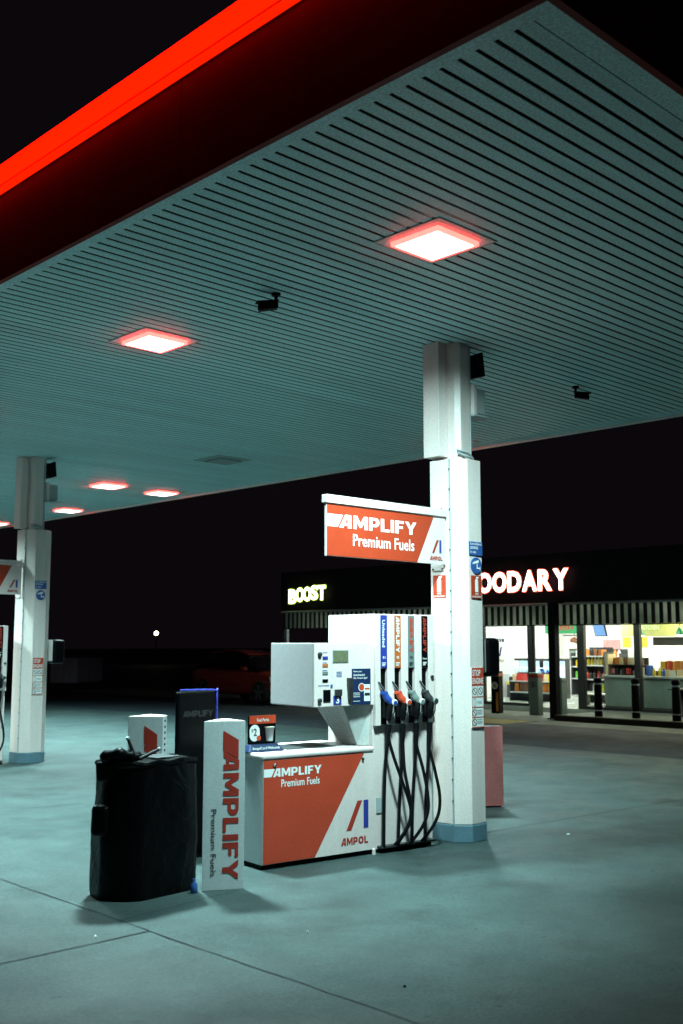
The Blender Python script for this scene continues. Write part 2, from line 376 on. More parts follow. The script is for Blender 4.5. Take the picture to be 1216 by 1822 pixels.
gp = MB(); gp.box(CX0 - .026, CX0 - .0205, CY0, CY1, 5.075, 5.141); gp.build('strip_glow_band', 'strip_glow', can); gp = MB(); gp.box(CX0 - .027, CX0 - .0205, CY0, CY1, 5.142, 5.153); gp.build('gasket', 'rubber', can)  # lower glowing band is added to imitate light falling down the fascia
ed = MB(); ed.box(CX1 - .014, CX1 + .02, CY0, CY1, CZ - .032, CZ + .5); ed.build('rear_edge', M['white'], can)

# ceiling lamps
LAMP_W, LAMP_SPREAD = 260, 124
def lamp(x, y, label, lit=True, s=.37, pw=1, sp=None, beams=None, edge_m=None):  # edge_m is the glow material of the added halo ring
    t = thing('ceiling_lamp', label, 'ceiling lamp', (x, y, CZ), 0, 'lamps in the canopy ceiling')
    def ring(a, b, z0, z1):
        r = MB(); r.box(-a, a, -a, -b, z0, z1); r.box(-a, a, b, a, z0, z1); r.box(-a, -b, -b, b, z0, z1); r.box(b, a, -b, b, z0, z1); return r
    h = s / 2
    ring(h + .114, h + .1005, -.007, .012).build('trim', 'trimteal', t); (ring(h + .10, h + .075, -.005, .012).build('surround', 'slat' if lit else 'trimteal', t))
    if lit:
        ring(h + .0745, h + .026, -.006, .01).build('gasket', 'slat', t)
        ring(h + .0255, h + .001, -.034, .01).build('halo_ring', edge_m or 'edge1', t)  # added glowing ring that makes a halo on the slats
    else: ring(h + .0745, h + .001, -.012, .01).build('bezel', 'trimteal', t)
    d = MB(); d.box(-h, h, -h, h, -.036, .01); d.build('diffuser', 'lamp' if lit else 'lampoff', t)
    if lit:
        for q_, (pw_, sp_, aim_) in enumerate(beams or [(pw, sp or LAMP_SPREAD, None)]):
            la = bpy.data.lights.new('lamp_light', 'AREA'); la.shape = 'SQUARE'; la.size = s * .96; la.energy = LAMP_W * pw_; la.color = (.60, .98, .97); la.spread = rad(sp_)
            lo = bpy.data.objects.new('lamp_light', la); COL.objects.link(lo); lo.parent = t; lo.location = (0, 0, -.040 if not aim_ else -.09 - .05 * q_)
            if aim_: lo.rotation_euler = Vector((-aim_[0], -aim_[1], 1)).to_track_quat('Z', 'Y').to_euler()
    return t
lamp(5.26, 4.545, 'lit square ceiling lamp above the white column, largest in the photo', beams=[(.09, 60, (-.12, .10)), (.46, 104, (.46, .52))])
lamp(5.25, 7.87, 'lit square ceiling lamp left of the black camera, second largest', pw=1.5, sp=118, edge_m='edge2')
for k, yy in enumerate((11.75, 15.1, 18.45, 21.8, 25.1)):
    tag(lamp(5.25, yy, ''), 'lit square ceiling lamp in the front row further along the canopy beyond the left edge', 'ceiling lamp', 'lamps in the canopy ceiling')
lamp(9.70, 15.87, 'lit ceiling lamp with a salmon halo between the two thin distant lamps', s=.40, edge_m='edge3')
lamp(10.88, 15.99, 'lit thin distant ceiling lamp nearest the rear edge, right of the salmon haloed one', s=.38)
lamp(10.96, 19.45, 'lit thin distant ceiling lamp just right of the left column', s=.38)
lamp(10.9, 9.2, 'lit ceiling lamp near the rear edge, hidden behind the top of the near column', s=.34)
lamp(11.0, 22.75, 'lit ceiling lamp cut by the left edge of the photo', s=.38)
lamp(9.56, 12.46, 'unlit grey ceiling panel lamp in the dim stretch left of the white column', False, .40)

# ceiling cameras
def cam_thing(x, y, rz, label):
    t = thing('security_camera', label, 'camera', (x, y, CZ - .004), rz, 'cameras under the canopy ceiling'); t.scale = (.66, .66, .72)
    b = MB(); b.lathe((0, 0, -.025), [(.055, .03), (.055, .005), (.045, 0)], 14); b.build('mount_plate', 'black', t)
    a = MB(); a.tube([(0, 0, -.02), (.0, 0, -.09), (.03, 0, -.115)], .02, 8); a.build('arm', 'black', t)
    c = MB(); c.hexa([(-.02, -.05, -.165), (.20, -.05, -.205), (.20, .05, -.205), (-.02, .05, -.165)], [(-.02, -.05, -.085), (.20, -.05, -.115), (.20, .05, -.115), (-.02, .05, -.085)])
    c.hexa([(-.03, -.058, -.083), (.24, -.058, -.118), (.24, .058, -.118), (-.03, .058, -.083)], [(-.03, -.058, -.073), (.24, -.058, -.106), (.24, .058, -.106), (-.03, .058, -.073)])
    c.build('housing', 'black', t, .008)
    l = MB(); l.lathe((.2, 0, -.16), [(.034, 0), (.034, .012), (.02, .014)], 14, 'x'); l.build('lens', 'carglass', t)
    return t
cam_thing(5.19, 6.12, rad(150), 'black security camera under the ceiling between the two nearest lamps')
cam_thing(9.45, 6.22, rad(-60), 'dark security camera under the ceiling right of the white column top')

# ------------------------------------------------------------------ column (world axes, root at its base)
CO = Vector((7.15, 6.1, 0))
def make_column():
    t = thing('support_column', 'white canopy column with blue grey foot beside the near fuel dispenser', 'column', CO)
    def w(pts): return [(x - CO.x, y - CO.y) for x, y in pts]
    foot = w([(7.15, 6.27), (7.172, 6.055), (7.275, 5.935), (7.462, 5.94), (7.56, 6.02), (7.56, 6.27)])
    out = w([(7.143, 6.276), (7.166, 6.052), (7.272, 5.928), (7.466, 5.932), (7.566, 6.016), (7.566, 6.276)])
    b = MB(); b.prism(out, 0, .15); b.build('foot_band', 'basegrey', t, .01)
    c = MB(); c.prism(foot, .15, 3.325); c.build('cladding', 'column', t, .008)
    # cladding seam with rivets
    s = MB(); p = foot[1]; s.box(p[0] - .008, p[0] + .004, p[1] - .006, p[1] + .007, .15, 3.322); s.build('seam', 'galv', t)
    r = MB()
    for k in range(17): r.lathe((p[0] - .014, p[1] - .004, .35 + k * .18), [(.006, -.005), (.0075, 0), (.006, .005)], 8)
    r.build('rivets', 'dark', t)
    u = MB(); x0, y0 = 7.10 - CO.x, 6.11 - CO.y
    u.box(x0, x0 + .115, y0, y0 + .185, 3.35, CZ - .002); u.build('downpipe_box', 'column', t, .004)
    sh = MB(); sh.prism(w([(7.222, 6.03), (7.255, 5.985), (7.40, 6.0), (7.40, 6.30), (7.222, 6.30)]), 3.32, CZ - .001); sh.build('upper_shaft', 'column', t, .004)
    g = MB(); g.tube([(7.425 - CO.x, 6.02 - CO.y, 3.32), (7.425 - CO.x, 6.02 - CO.y, 4.39)], .012, 8); g.build('conduit', 'galv', t)
    cc = MB(); cc.tube(smooth_path([(7.2 - CO.x, 5.98 - CO.y, 3.375), (7.3 - CO.x, 5.955 - CO.y, 3.35), (7.41 - CO.x, 5.98 - CO.y, 3.345)]), .012, 6)
    cc.tube(smooth_path([(7.2 - CO.x, 5.99 - CO.y, 3.40), (7.3 - CO.x, 5.965 - CO.y, 3.39), (7.40 - CO.x, 5.985 - CO.y, 3.36)]), .010, 6); cc.build('cable', 'galv', t)
    # stickers on the -Y face
    yf = 5.931 - CO.y; ox = -CO.x
    def tb(nm, m, x0, x1, z0, z1, off=0.0, sk=0):
        q = MB(); q.box(x0 + ox, x1 + ox, yf - .004 - off, yf + .012, z0, z1); return q.build(nm, m, t)
    a = tb('camera_notice', 'stickerblue', 7.278, 7.458, 2.465, 2.585)
    k = T(); 
    for i, s_ in enumerate(('Surveillance', 'cameras', 'in use')): k.text(s_, (7.286 + ox, yf - .006, 2.555 - i * .036), X_, Z_, (.16, .11, .08)[i], .024, .01)
    k.build('lettering', 'white_ink', a)
    d = MB(); d.lathe((7.372 + ox, yf + .005, 2.375), [(.072, .004), (.072, -.010)], 28, 'y'); d = d.build('camera_symbol_sign', 'stickerblue', t)
    k = T(); 
    for q in ([(-.045, .010), (.030, .026), (.030, .050), (-.045, .030)], [(-.056, .008), (-.048, .010), (-.048, .026), (-.056, .024)], [(.0, -.03), (.012, -.03), (.012, .018), (.0, .016)], [(.0125, -.03), (.045, -.03), (.045, -.018), (.0125, -.018)], [(.0455, -.045), (.053, -.045), (.053, -.005), (.0455, -.005)]):
        k.poly([(7.372 + ox + p[0], yf - .007, 2.375 + p[1]) for p in q])
    k.build('symbol', 'white_ink', d)
    def ext(pos, ux, nrm, nm):
        pos = Vector(pos); ux = Vector(ux); nrm = Vector(nrm)
        P = lambda a, b, o: pos + ux * a + Z_ * b + nrm * o
        q = MB(); q.hexa([P(0, 0, -.01), P(.135, 0, -.01), P(.135, .2, -.01), P(0, .2, -.01)], [P(0, 0, .004), P(.135, 0, .004), P(.135, .2, .004), P(0, .2, .004)])
        q = q.build(nm, 'signred', t)
        k = T(); o = .006
        k.poly([P(.045, .055, o), P(.088, .055, o), P(.088, .155, o), P(.078, .172, o), P(.055, .172, o), P(.045, .155, o)])
        k.poly([P(.06, .174, o), P(.09, .174, o), P(.098, .19, o), P(.06, .19, o)])
        k.text('FIRE', P(.045, .029, o), ux, Z_, .045, .018, .01); k.text('EXTINGUISHER', P(.008, .006, o), ux, Z_, .118, .016, .01)
        k.build('pictogram', 'white_ink', q)
    ext((7.302 + ox, yf, 2.085), X_, -Y_, 'extinguisher_sign')
    e = Vector((7.172 - 7.15, 6.055 - 6.27, 0)).normalized(); n = Vector((e.y, -e.x, 0))
    if n.x > 0: n = -n
    ext(Vector((7.15 + ox, 6.27 - CO.y, 2.09)) + e * .028, e, n, 'extinguisher_sign')
    # stop engine notice
    z0, z1, xa, xb = .965, 1.48, 7.28, 7.445
    a = tb('stop_engine_notice', 'white_ink', xa, xb, z0, z1)
    k = T(); o = yf - .0055
    def rc(x0, x1, z0, z1, m=k, oo=0): m.poly([(x0 + ox, o - oo, z0), (x1 + ox, o - oo, z0), (x1 + ox, o - oo, z1), (x0 + ox, o - oo, z1)])
    rc(xa, xb, 1.325, z1)
    for zz in (1.225, 1.135, 1.05, z0): rc(xa, xb, zz, zz + .008)
    rc(xa, xa + .007, z0 + .009, 1.324); rc(xb - .007, xb, z0 + .009, 1.324); rc(7.36, 7.366, 1.234, 1.324)
    k.build('red_frame', 'red', a)
    k = T(); k.text('STOP', (xa + .01 + ox, o - .002, 1.408), X_, Z_, .11, .055, .02); k.text('ENGINE', (xa + .01 + ox, o - .002, 1.34), X_, Z_, .147, .052, .02); k.build('lettering', 'white_ink', a)
    k = T()
    for cx, cz in ((7.322, 1.278), (7.402, 1.278), (7.315, 1.094), (7.315, 1.012)):
        k.disc((cx + ox, o, cz), .031, X_, Z_, 18, .025)
        k.poly([(cx - .02 + ox, o, cz + .016), (cx - .015 + ox, o, cz + .02), (cx + .02 + ox, o, cz - .016), (cx + .015 + ox, o, cz - .02)])
    rc(7.306, 7.309, 1.15, 1.215, k); rc(7.332, 7.335, 1.15, 1.215, k); rc(7.309, 7.332, 1.15, 1.154, k); rc(7.309, 7.332, 1.211, 1.215, k)
    k.build('symbols', 'black_ink', a)
    k = T(); k.text('MOBILE', (7.35 + ox, o, 1.17), X_, Z_, .07, .022); 
    for zz in (1.11, 1.095, 1.08, 1.03, 1.012, 1.0): rc(7.352, 7.42, zz, zz + .005, k)
    k.build('small_print', 'greystrip', a)
    # bracket plates where the hanging sign bolts on
    bp = MB(); 
    for za, zb in ((2.78, 2.90), (2.33, 2.385)):
        c0 = Vector((7.15 + ox, 6.27 - CO.y, 0)); 
        A = [c0 + e * .02, c0 + e * .15, c0 + e * .15 + n * .012, c0 + e * .02 + n * .012]
        bp.hexa([(p.x, p.y, za) for p in A], [(p.x, p.y, zb) for p in A])
    bp.build('sign_bracket', 'white', t, .003)
    bo = MB()
    for zz in (2.80, 2.88, 2.345):
        for q in (.035, .135):
            p = c0 + e * q + n * .016; bo.lathe((p.x, p.y, zz), [(.007, -.006), (.007, .006)], 8)
    bo.build('bolts', 'dark', t)
    return t
column = make_column()

def make_speaker():
    t = thing('flood_light', 'black flood light at the top of the near white column, under the ceiling', 'flood light', (7.46, 6.06, 4.2))
    a = MB(); a.tube([(-.06, .03, .12), (.04, 0, .12), (.07, -.01, .05)], .016, 8); a.build('bracket', 'black', t)
    b = MB(); b.hexa([(.0, -.09, -.10), (.12, -.11, -.07), (.14, .09, -.07), (.02, .11, -.10)], [(-.03, -.08, .10), (.10, -.10, .16), (.12, .08, .16), (-.01, .10, .10)]); b.build('housing', 'black', t, .012)
    return t
def make_jbox():
    t = thing('junction_box', 'grey metal box fixed high on the near white column, below the flood light', 'box', (7.44, 6.05, 3.88))
    b = MB(); b.box(0, .045, -.07, .1, -.12, .16); b.build('back_plate', 'column', t, .004)
    c = MB(); c.box(.046, .19, -.05, .08, -.10, .13); c.build('housing', 'galv', t, .01)
    d = MB(); d.box(.0, .22, -.085, .1, -.135, -.121); d.build('ledge', 'galv', t)
    return t
def make_towel():
    t = thing('towel_dispenser', 'black rounded paper towel dispenser on the right side of the near column', 'towel dispenser', (7.57, 6.10, 1.56))
    b = MB(); b.box(0, .10, -.03, .17, -.13, .17); b.build('bracket', 'column', t, .006)
    c = MB(); c.box(.101, .30, -.05, .18, -.17, .18); c.build('housing', 'black', t, .05, 4)
    return t
speaker, jbox, towel = make_speaker(), make_jbox(), make_towel()

# hanging sign, in plane y = 6.1
def ampol_logo(par, P, w, h, nm='emblem'):
    """P(a, b) -> point; red slanted bar and blue upright bar"""
    r = T(); r.poly([P(0, 0), P(.22 * w, 0), P(.72 * w, h), P(.50 * w, h)]); r.build('red_bar', 'markred', par)
    b = T(); b.poly([P(.78 * w, h * .03), P(w, h * .03), P(w, h), P(.78 * w, h)]); b.build('blue_bar', 'blue', par)
def make_hang():
    t = thing('hanging_sign', 'red and white fuel sign hanging from the near white column by its top bar', 'sign', (7.145, 6.10, 2.38))
    b = MB(); b.box(-1.455, .0, -.03, .03, .42, .487); b.build('top_bar', 'white', t, .005)
    p = MB(); p.box(-1.44, .0, -.011, .011, 0, .415); p = p.build('panel', 'white', t)
    z = -.0135; P = lambda a, b: (a, z, b)
    r = T(); r.poly([P(-1.437, .003), P(-.375, .003), P(-.155, .412), P(-1.437, .412)]); r.build('red_field', 'signred', p)
    z = -.016; k = T(); k.poly([P(-1.437, .235), P(-1.322, .235), P(-1.262, .335), P(-1.437, .335)])
    k.text('AMPLIFY', P(-1.305, .232), X_, Z_, .92, .108, .055); k.text('Premium Fuels', P(-1.15, .092), X_, Z_, .735, .098, .012)
    k.build('lettering', 'white_ink', p)
    ampol_logo(p, lambda a, b: P(-.185 + a, .095 + b), .125, .115)
    k = T(); k.text('AMPOL', P(-.215, .032), X_, Z_, .165, .034, .03); k.build('brand_lettering', 'markred', p)
    return t
hang = make_hang()

# ------------------------------------------------------------------ fuel dispenser (local frame: x along front, y into depth)
def vrot_text(k, body, x_right, z_top, y, wz, hx, bold):
    """text reading downward: starts at z_top, letter tops face +x"""
    k.text(body, (x_right - hx, y, z_top), (0, 0, -1), (1, 0, 0), wz, hx, bold)
def make_dispenser():
    t = thing('fuel_dispenser', 'white fuel dispenser with red cabinet and four nozzles in front of the near column', 'fuel dispenser', (5.26, 6.32, 0), rad(-7))
    b = MB(); b.box(.02, 1.08, .04, .66, 0, .04); b.box(1.075, 1.73, .035, .56, 0, .03); b.build('plinth', 'black', t)
    cab = MB(); cab.box(0, 1.075, 0, .70, .04, .815); cab = cab.build('base_cabinet', 'greyend', t, .006)
    fr = MB(); fr.box(.004, 1.072, -.010, -.0005, .045, .812); fr.build('front_panel', 'white', cab)
    y0 = -.0125; P = lambda a, z, o=0: (a, y0 - o, z)
    r = T(); r.poly([P(.006, .048), P(.482, .048), P(.968, .808), P(.006, .808)]); r.build('red_field', 'red', cab)
    k = T(); k.poly([P(.006, .685, .002), P(.075, .685, .002), P(.107, .745, .002), P(.006, .745, .002)])
    k.text('AMPLIFY', P(.088, .683, .002), X_, Z_, .455, .064, .055); k.text('Premium Fuels', P(.165, .603, .002), X_, Z_, .36, .058, .014); k.build('lettering', 'white_ink', cab)
    ampol_logo(cab, lambda a, z: P(.79 + a, .215 + z), .222, .225)
    k = T(); k.text('AMPOL', P(.735, .104), X_, Z_, .272, .056, .03); k.build('brand_lettering', 'markred', cab)
    lk = MB(); lk.lathe((.105, -.008, .775), [(.013, .0), (.013, -.016), (.006, -.02)], 12, 'y'); lk.build('lock', 'steel', cab); lk = MB(); lk.lathe((.955, -.008, .765), [(.011, 0), (.011, -.014)], 12, 'y'); lk.build('lock', 'dark', cab)
    ct = MB(); ct.box(-.012, 1.074, -.022, .715, .8165, .858); ct.build('counter_top', 'white', t, .018, 3)
    mat_ = MB(); mat_.box(.34, .82, .16, .52, .859, .864); mat_.build('counter_mat', 'dark', t, .01)
    ft = MB(); ft.lathe((1.06, -.02, 0), [(.016, 0), (.016, .045), (.012, .05)], 10); ft.build('foot', 'white', t)
    # tower
    D = .63
    tw = MB(); tw.box(1.078, 1.725, .012, D, .03, 1.935); tw = tw.build('tower', 'white', t, .006)
    pil = MB(); 
    for a0, a1 in ((1.079, 1.133), (1.207, 1.283), (1.357, 1.432), (1.509, 1.583), (1.661, 1.724)):
        pil.box(a0, a1, -.03, .0115, 1.02, 1.934)
    pil.build('front_ribs', 'white', tw, .004)
    cols = [1.1335, 1.2835, 1.4325, 1.5835]
    mats = ['blue', 'orange', 'greystrip', 'black']
    words = ['Unleaded', 'AMPLIFY', 'AMPLIFY', 'AMPLIFY']; inks = ['white_ink', 'white_ink', 'nozred', 'markred']
    for i, a in enumerate(cols):
        q = MB(); q.box(a, a + .073, -.024, .0113, 1.49, 1.925); q = q.build('grade_strip', mats[i], tw)
        k = T(); vrot_text(k, words[i], a + (.056 if i else .05), 1.885 if i == 0 else 1.915, -.0265, .225 if i == 0 else .30, .036 if i else .03, .02 if i == 0 else .05)
        k.build('lettering', inks[i], q)
        k = T()
        if i == 3: k.text('Diesel', (a + .014, -.0265, 1.555), X_, Z_, .046, .016, .01)
        else: k.text(('91', '95', '98')[i], (a + .024, -.0265, 1.562), X_, Z_, .027, .024, .02)
        for n_, z in enumerate((1.528, 1.517, 1.506)): k.poly([(a + .016, -.0265, z), (a + .058 - .006 * n_, -.0265, z), (a + .058 - .006 * n_, -.0265, z + .006), (a + .016, -.0265, z + .006)])
        k.build('small_print', 'white_ink' if i != 2 else 'black_ink', q)
        h = MB(); h.box(a + .001, a + .0735, .006, .0112, 1.08, 1.482); h.hexa([(a + .002, -.03, 1.03), (a + .072, -.03, 1.03), (a + .072, .011, 1.03), (a + .002, .011, 1.03)], [(a + .002, -.004, 1.10), (a + .072, -.004, 1.10), (a + .072, .011, 1.10), (a + .002, .011, 1.10)])
        h.build('holster', 'black', tw)
    pl = MB(); pl.box(1.112, 1.165, .004, .0118, .32, .44); pl.build('rating_plate', 'galv', tw)
    lk = MB(); lk.lathe((1.695, -.03, 1.405), [(.016, 0), (.016, -.012)], 14, 'y'); lk.build('lock', 'dark', tw)
    # nozzles and hoses
    body = ['nozblue', 'nozred', 'nozgrey', 'dark']; 
    for i in range(4):
        o = cols[i] - 1.1335
        q = MB(); q.tube(smooth_path([(1.150 + o, -.055, 1.285), (1.165 + o, -.068, 1.245), (1.185 + o, -.082, 1.215), (1.195 + o, -.09, 1.185)], 4), [.020, .027, .029, .029, .030, .031, .031, .029, .027, .027, .026, .025, .024], 12); q.lathe((1.148 + o, -.053, 1.285), [(.033, -.012), (.035, 0), (.03, .014)], 12)
        q = q.build('nozzle', body[i], t)
        s = MB(); s.tube(smooth_path([(1.147 + o, -.052, 1.30), (1.128 + o, -.04, 1.335), (1.110 + o, -.022, 1.375)], 3), .013, 8); s.build('spout', 'steel', q)
        g = MB(); g.tube(smooth_path([(1.185 + o, -.09, 1.20), (1.178 + o, -.09, 1.15), (1.178 + o, -.075, 1.10), (1.182 + o, -.07, 1.07)], 3), [.025] * 3 + [.027] * 3 + [.026] * 3 + [.023], 10); g.box(1.145 + o, 1.20 + o, -.062, -.03, 1.085, 1.22); g.build('grip', 'rubber', q)
        c = MB(); c.lathe((1.212 + o, -.113, 1.207), [(.027, .02), (.027, -.006), (.02, -.008)], 18, 'y'); c.build('cap', 'white_ink' if i < 3 else 'nozgrey', q)
        c = MB(); c.lathe((1.212 + o, -.122, 1.207), [(.019, .0), (.019, -.003)], 16, 'y'); c.build('cap_badge', body[i], q)
        l = MB(); l.tube([(1.213 + o, -.105, 1.185), (1.215 + o, -.10, 1.13), (1.205 + o, -.08, 1.075)], .006, 6); l.build('lever', 'steel', q)
        sw = MB(); sw.lathe((1.184 + o, -.068, 1.033), [(.018, .0), (.021, .012), (.021, .03), (.016, .04)], 12); sw.build('swivel', 'steel', q)
    HS = [([(1.184, -.068, 1.03), (1.170, -.07, .90), (1.155, -.06, .74), (1.148, -.05, .45), (1.148, -.04, .04)], [(1.172, -.075, .93), (1.205, -.10, .78), (1.273, -.12, .59), (1.336, -.13, .43), (1.363, -.13, .32), (1.346, -.115, .22), (1.295, -.08, .12), (1.262, -.03, .05)]),
          ([(1.334, -.068, 1.03), (1.325, -.065, .76), (1.305, -.055, .40), (1.299, -.04, .04)], [(1.328, -.075, .86), (1.325, -.10, .65), (1.355, -.13, .43), (1.367, -.14, .30), (1.338, -.11, .19), (1.29, -.03, .05)]),
          ([(1.484, -.068, 1.03), (1.470, -.065, .75), (1.452, -.05, .40), (1.448, -.04, .04)], [(1.475, -.075, .85), (1.520, -.11, .64), (1.550, -.13, .43), (1.545, -.13, .30), (1.505, -.10, .18), (1.44, -.03, .05)]),
          ([(1.634, -.068, 1.03), (1.615, -.065, .74), (1.597, -.05, .40), (1.590, -.04, .04)], [(1.622, -.075, .80), (1.655, -.11, .61), (1.680, -.13, .43), (1.668, -.13, .29), (1.620, -.10, .17), (1.555, -.03, .05)])]
    for a, c in HS:
        h = MB(); h.tube(smooth_path(a, 5), .0138, 8); h.tube(smooth_path(c, 6), .0135, 8)
        h.tube([a[0], Vector(a[0]).lerp(Vector(a[1]), .35), Vector(a[0]).lerp(Vector(a[1]), .9)], [.026, .023, .014], 10)
        h.build('hose', 'rubber', t)
    hk = MB(); hk.box(1.12, 1.70, -.05, .011, .045, .06); hk.build('hose_rail', 'dark', t)
    # display box on its tapered bracket
    bx = MB(); bx.box(.474, 1.077, .004, .62, 1.19, 1.695); bx = bx.build('display_box', 'boxshade', t, .008)
    f = MB(); f.box(.476, 1.076, -.010, .0035, 1.192, 1.693); f.build('front_panel', 'white', bx, .003)
    yb = -.0105
    def bb(nm, m, a0, a1, z0, z1, th=.004):
        q = MB(); q.box(a0, a1, yb - th, yb + .003, z0, z1); return q.build(nm, m, bx)
    bb('screen_surround', 'galv', .650, .812, 1.536, 1.640, .003); bb('screen', 'lcd', .656, .806, 1.542, 1.634, .006)
    for nm, m, z in (('grade_button', 'blue', 1.565), ('grade_button', 'orange', 1.505), ('grade_button', 'greystrip', 1.445), ('grade_button', 'black', 1.385)):
        bb(nm, m, .553, .605, z, z + .024)
    bb('keypad', 'black', .560, .630, 1.232, 1.325, .006); bb('card_reader', 'dark', .672, .735, 1.275, 1.325, .02)
    rf = MB(); rf.box(.795, .838, -.045, -.0105, 1.345, 1.415); rf.hexa([(.805, -.03, 1.24), (.838, -.03, 1.22), (.838, -.0105, 1.22), (.805, -.0105, 1.24)], [(.797, -.045, 1.344), (.838, -.045, 1.344), (.838, -.0105, 1.344), (.797, -.0105, 1.344)]); rf.build('receipt_slot', 'dark', bx)
    n3 = bb('pump_number', 'blue', .660, .738, 1.205, 1.278); k = T(); k.text('3', (.684, yb - .006, 1.215), X_, Z_, .032, .052, .03); k.build('lettering', 'white_ink', n3)
    for z in (1.605, 1.243): kn = MB(); kn.lathe((.523, yb, z), [(.018, .0), (.018, -.016), (.010, -.018)], 12, 'y'); kn.build('lock', 'dark', bx)
    sm = T()
    for a0, z, n_, w in ((.553, 1.535, 2, .045), (.553, 1.475, 2, .045), (.69, 1.46, 4, .055), (.51, 1.355, 1, .11), (.553, 1.615, 1, .05)):
        for q in range(n_): sm.poly([(a0, yb - .001, z - q * .012), (a0 + w, yb - .001, z - q * .012), (a0 + w, yb - .001, z - q * .012 + .006), (a0, yb - .001, z - q * .012 + .006)])
    sm.build('small_print', 'stickerblue', bx)
    bb('payment_logo', 'stickerblue', .632, .652, 1.342, 1.366); 
    po = bb('app_poster', 'navy', .846, 1.038, 1.200, 1.487)
    k = T(); yq = yb - .0065
    k.text('Have you', (.858, yq, 1.455), X_, Z_, .085, .018, .01); k.text('downloaded', (.858, yq, 1.428), X_, Z_, .115, .019, .01); k.text('the Ampol app?', (.858, yq, 1.401), X_, Z_, .145, .02, .01)
    for z in (1.29, 1.275, 1.26, 1.225): k.poly([(.858, yq, z), (.925, yq, z), (.925, yq, z + .004), (.858, yq, z + .004)])
    k.disc((.943, yq, 1.337), .034, X_, Z_, 20, .028); k.poly([(.968, yq, 1.225), (1.030, yq, 1.225), (1.030, yq, 1.36), (.968, yq, 1.36)]); k.build('lettering', 'white_ink', po)
    k = T(); k.disc((.943, yq, 1.337), .027, X_, Z_, 18); k.poly([(.975, yq - .001, 1.318), (1.024, yq - .001, 1.318), (1.024, yq - .001, 1.332), (.975, yq - .001, 1.332)]); k.build('badge', 'nozred', po)
    k = T(); k.poly([(.973, yq - .001, 1.268), (1.026, yq - .001, 1.268), (1.026, yq - .001, 1.292), (.973, yq - .001, 1.292)]); k.build('app_picture', 'black_ink', po)
    br = MB(); br.hexa([(.985, .10, .860), (1.077, .06, .860), (1.077, .36, .860), (.985, .33, .860)], [(.80, .05, 1.189), (1.077, .03, 1.189), (1.077, .47, 1.189), (.80, .45, 1.189)]); br = br.build('bracket', 'pillarwhite2', t, .004)
    pf = MB()
    for r_ in range(14):
        z = .93 + r_ * .018; f_ = (z - .86) / .329; xx_ = .985 - .185 * f_
        for c_ in range(7):
            ya = .14 + c_ * .035; pf.box(xx_ - .004, xx_ + .002, ya, ya + .010, z, z + .005)
    pf.build('perforations', 'greystrip', br)
    return t
disp = make_dispenser()

# counter display on the dispenser's counter
R7 = Matrix.Rotation(rad(-7), 4, 'Z')
cp = Vector((5.26, 6.32, .8585)) + R7 @ Vector((.14, .20, 0))
t = thing('counter_display', 'small black counter display with two dollar coffee offer on the red cabinet', 'advertising display', cp, rad(-7))
b = MB(); b.hexa([(-.165, -.05, 0), (.165, -.05, 0), (.165, .10, 0), (-.165, .10, 0)], [(-.125, -.01, .055), (.125, -.01, .055), (.125, .07, .055), (-.125, .07, .055)]); b = b.build('base', 'navy', t, .006)
k = T(); k.text('AmpolCard Welcome', (-.125, -.0475, .012), X_, Vector((0, .04, .055)).normalized(), .25, .03, .008); k.build('lettering', 'white_ink', b)
b = MB(); b.box(-.125, .125, .02, .04, .055, .275); b = b.build('panel', 'black', t, .004)
q = MB(); q.box(-.122, .122, .014, .0195, .21, .272); q = q.build('header', 'signred', b); k = T(); k.text('Fuel Perks', (-.055, .012, .226), X_, Z_, .11, .026, .015); k.build('lettering', 'white_ink', q)
k = T(); k.poly([(-.072 + .047 * cos(a) * (1), .0185, .14 + .052 * sin(a) + (.012 if sin(a) > 0 else -.012)) for a in [2 * PI * i / 20 for i in range(20)]]); k.build('price_bubble', 'white_ink', b)
k = T(); k.text('2', (-.083, .016, .118), X_, Z_, .03, .056, .02); k.text('$', (-.103, .016, .145), X_, Z_, .014, .026, .01); k.build('price', 'black_ink', b)
k = T(); k.disc((-.035, .0155, .10), .020, X_, Z_, 16); k.build('badge', 'nozred', b)
k = MB(); k.lathe((.06, .012, .075), [(.028, 0), (.038, .10), (.041, .10), (.041, .108)], 16); k = k.build('coffee_cup', 'white_ink', b); q = MB(); q.lathe((.06, .012, .183), [(.036, 0), (.034, .002)], 16); q.build('coffee', 'cream', k)

# ------------------------------------------------------------------ triangular pillar signs
def tri_sign(label, pts, front, letters):
    base = Vector((pts[0][0], pts[0][1], 0))
    t = thing('advertising_pillar', label, 'pillar sign', base)
    P2 = [(x - base.x, y - base.y) for x, y in pts]
    H = 1.150
    b = MB(); b.prism(P2, .004, H); b.build('panel', 'greyend' if letters == 'n' else 'pillarwhite', t, .003)
    c = MB(); cx = sum(p[0] for p in P2) / len(P2); cy = sum(p[1] for p in P2) / len(P2)
    c.hexa([(x, y, H + .001) for x, y in P2], [(cx + (x - cx) * .3, cy + (y - cy) * .3, H + .012) for x, y in P2]); c.build('top_cap', 'white', t)
    A, B = Vector((*P2[front], 0)), Vector((*P2[(front + 1) % len(P2)], 0)); e = (B - A).normalized(); w = (B - A).length
    n = Vector((e.y, -e.x, 0)); P = lambda a, z, o=.0025: A + e * a * w + Z_ * z + n * o
    k = T(); k.poly([P(.47, 1.085), P(.47 + .37, 1.02), P(.84, .89), P(.47, .95)])
    k.text('AMPLIFY', P(.48, .945), -Z_, e, .875, .375 * w, .055); k.build('red_lettering', 'markred', t)
    k = T(); k.text('Premium Fuels', P(.20, .55), -Z_, e, .45, .125 * w, .0); k.build('black_lettering', 'black_ink', t)
    return t, P
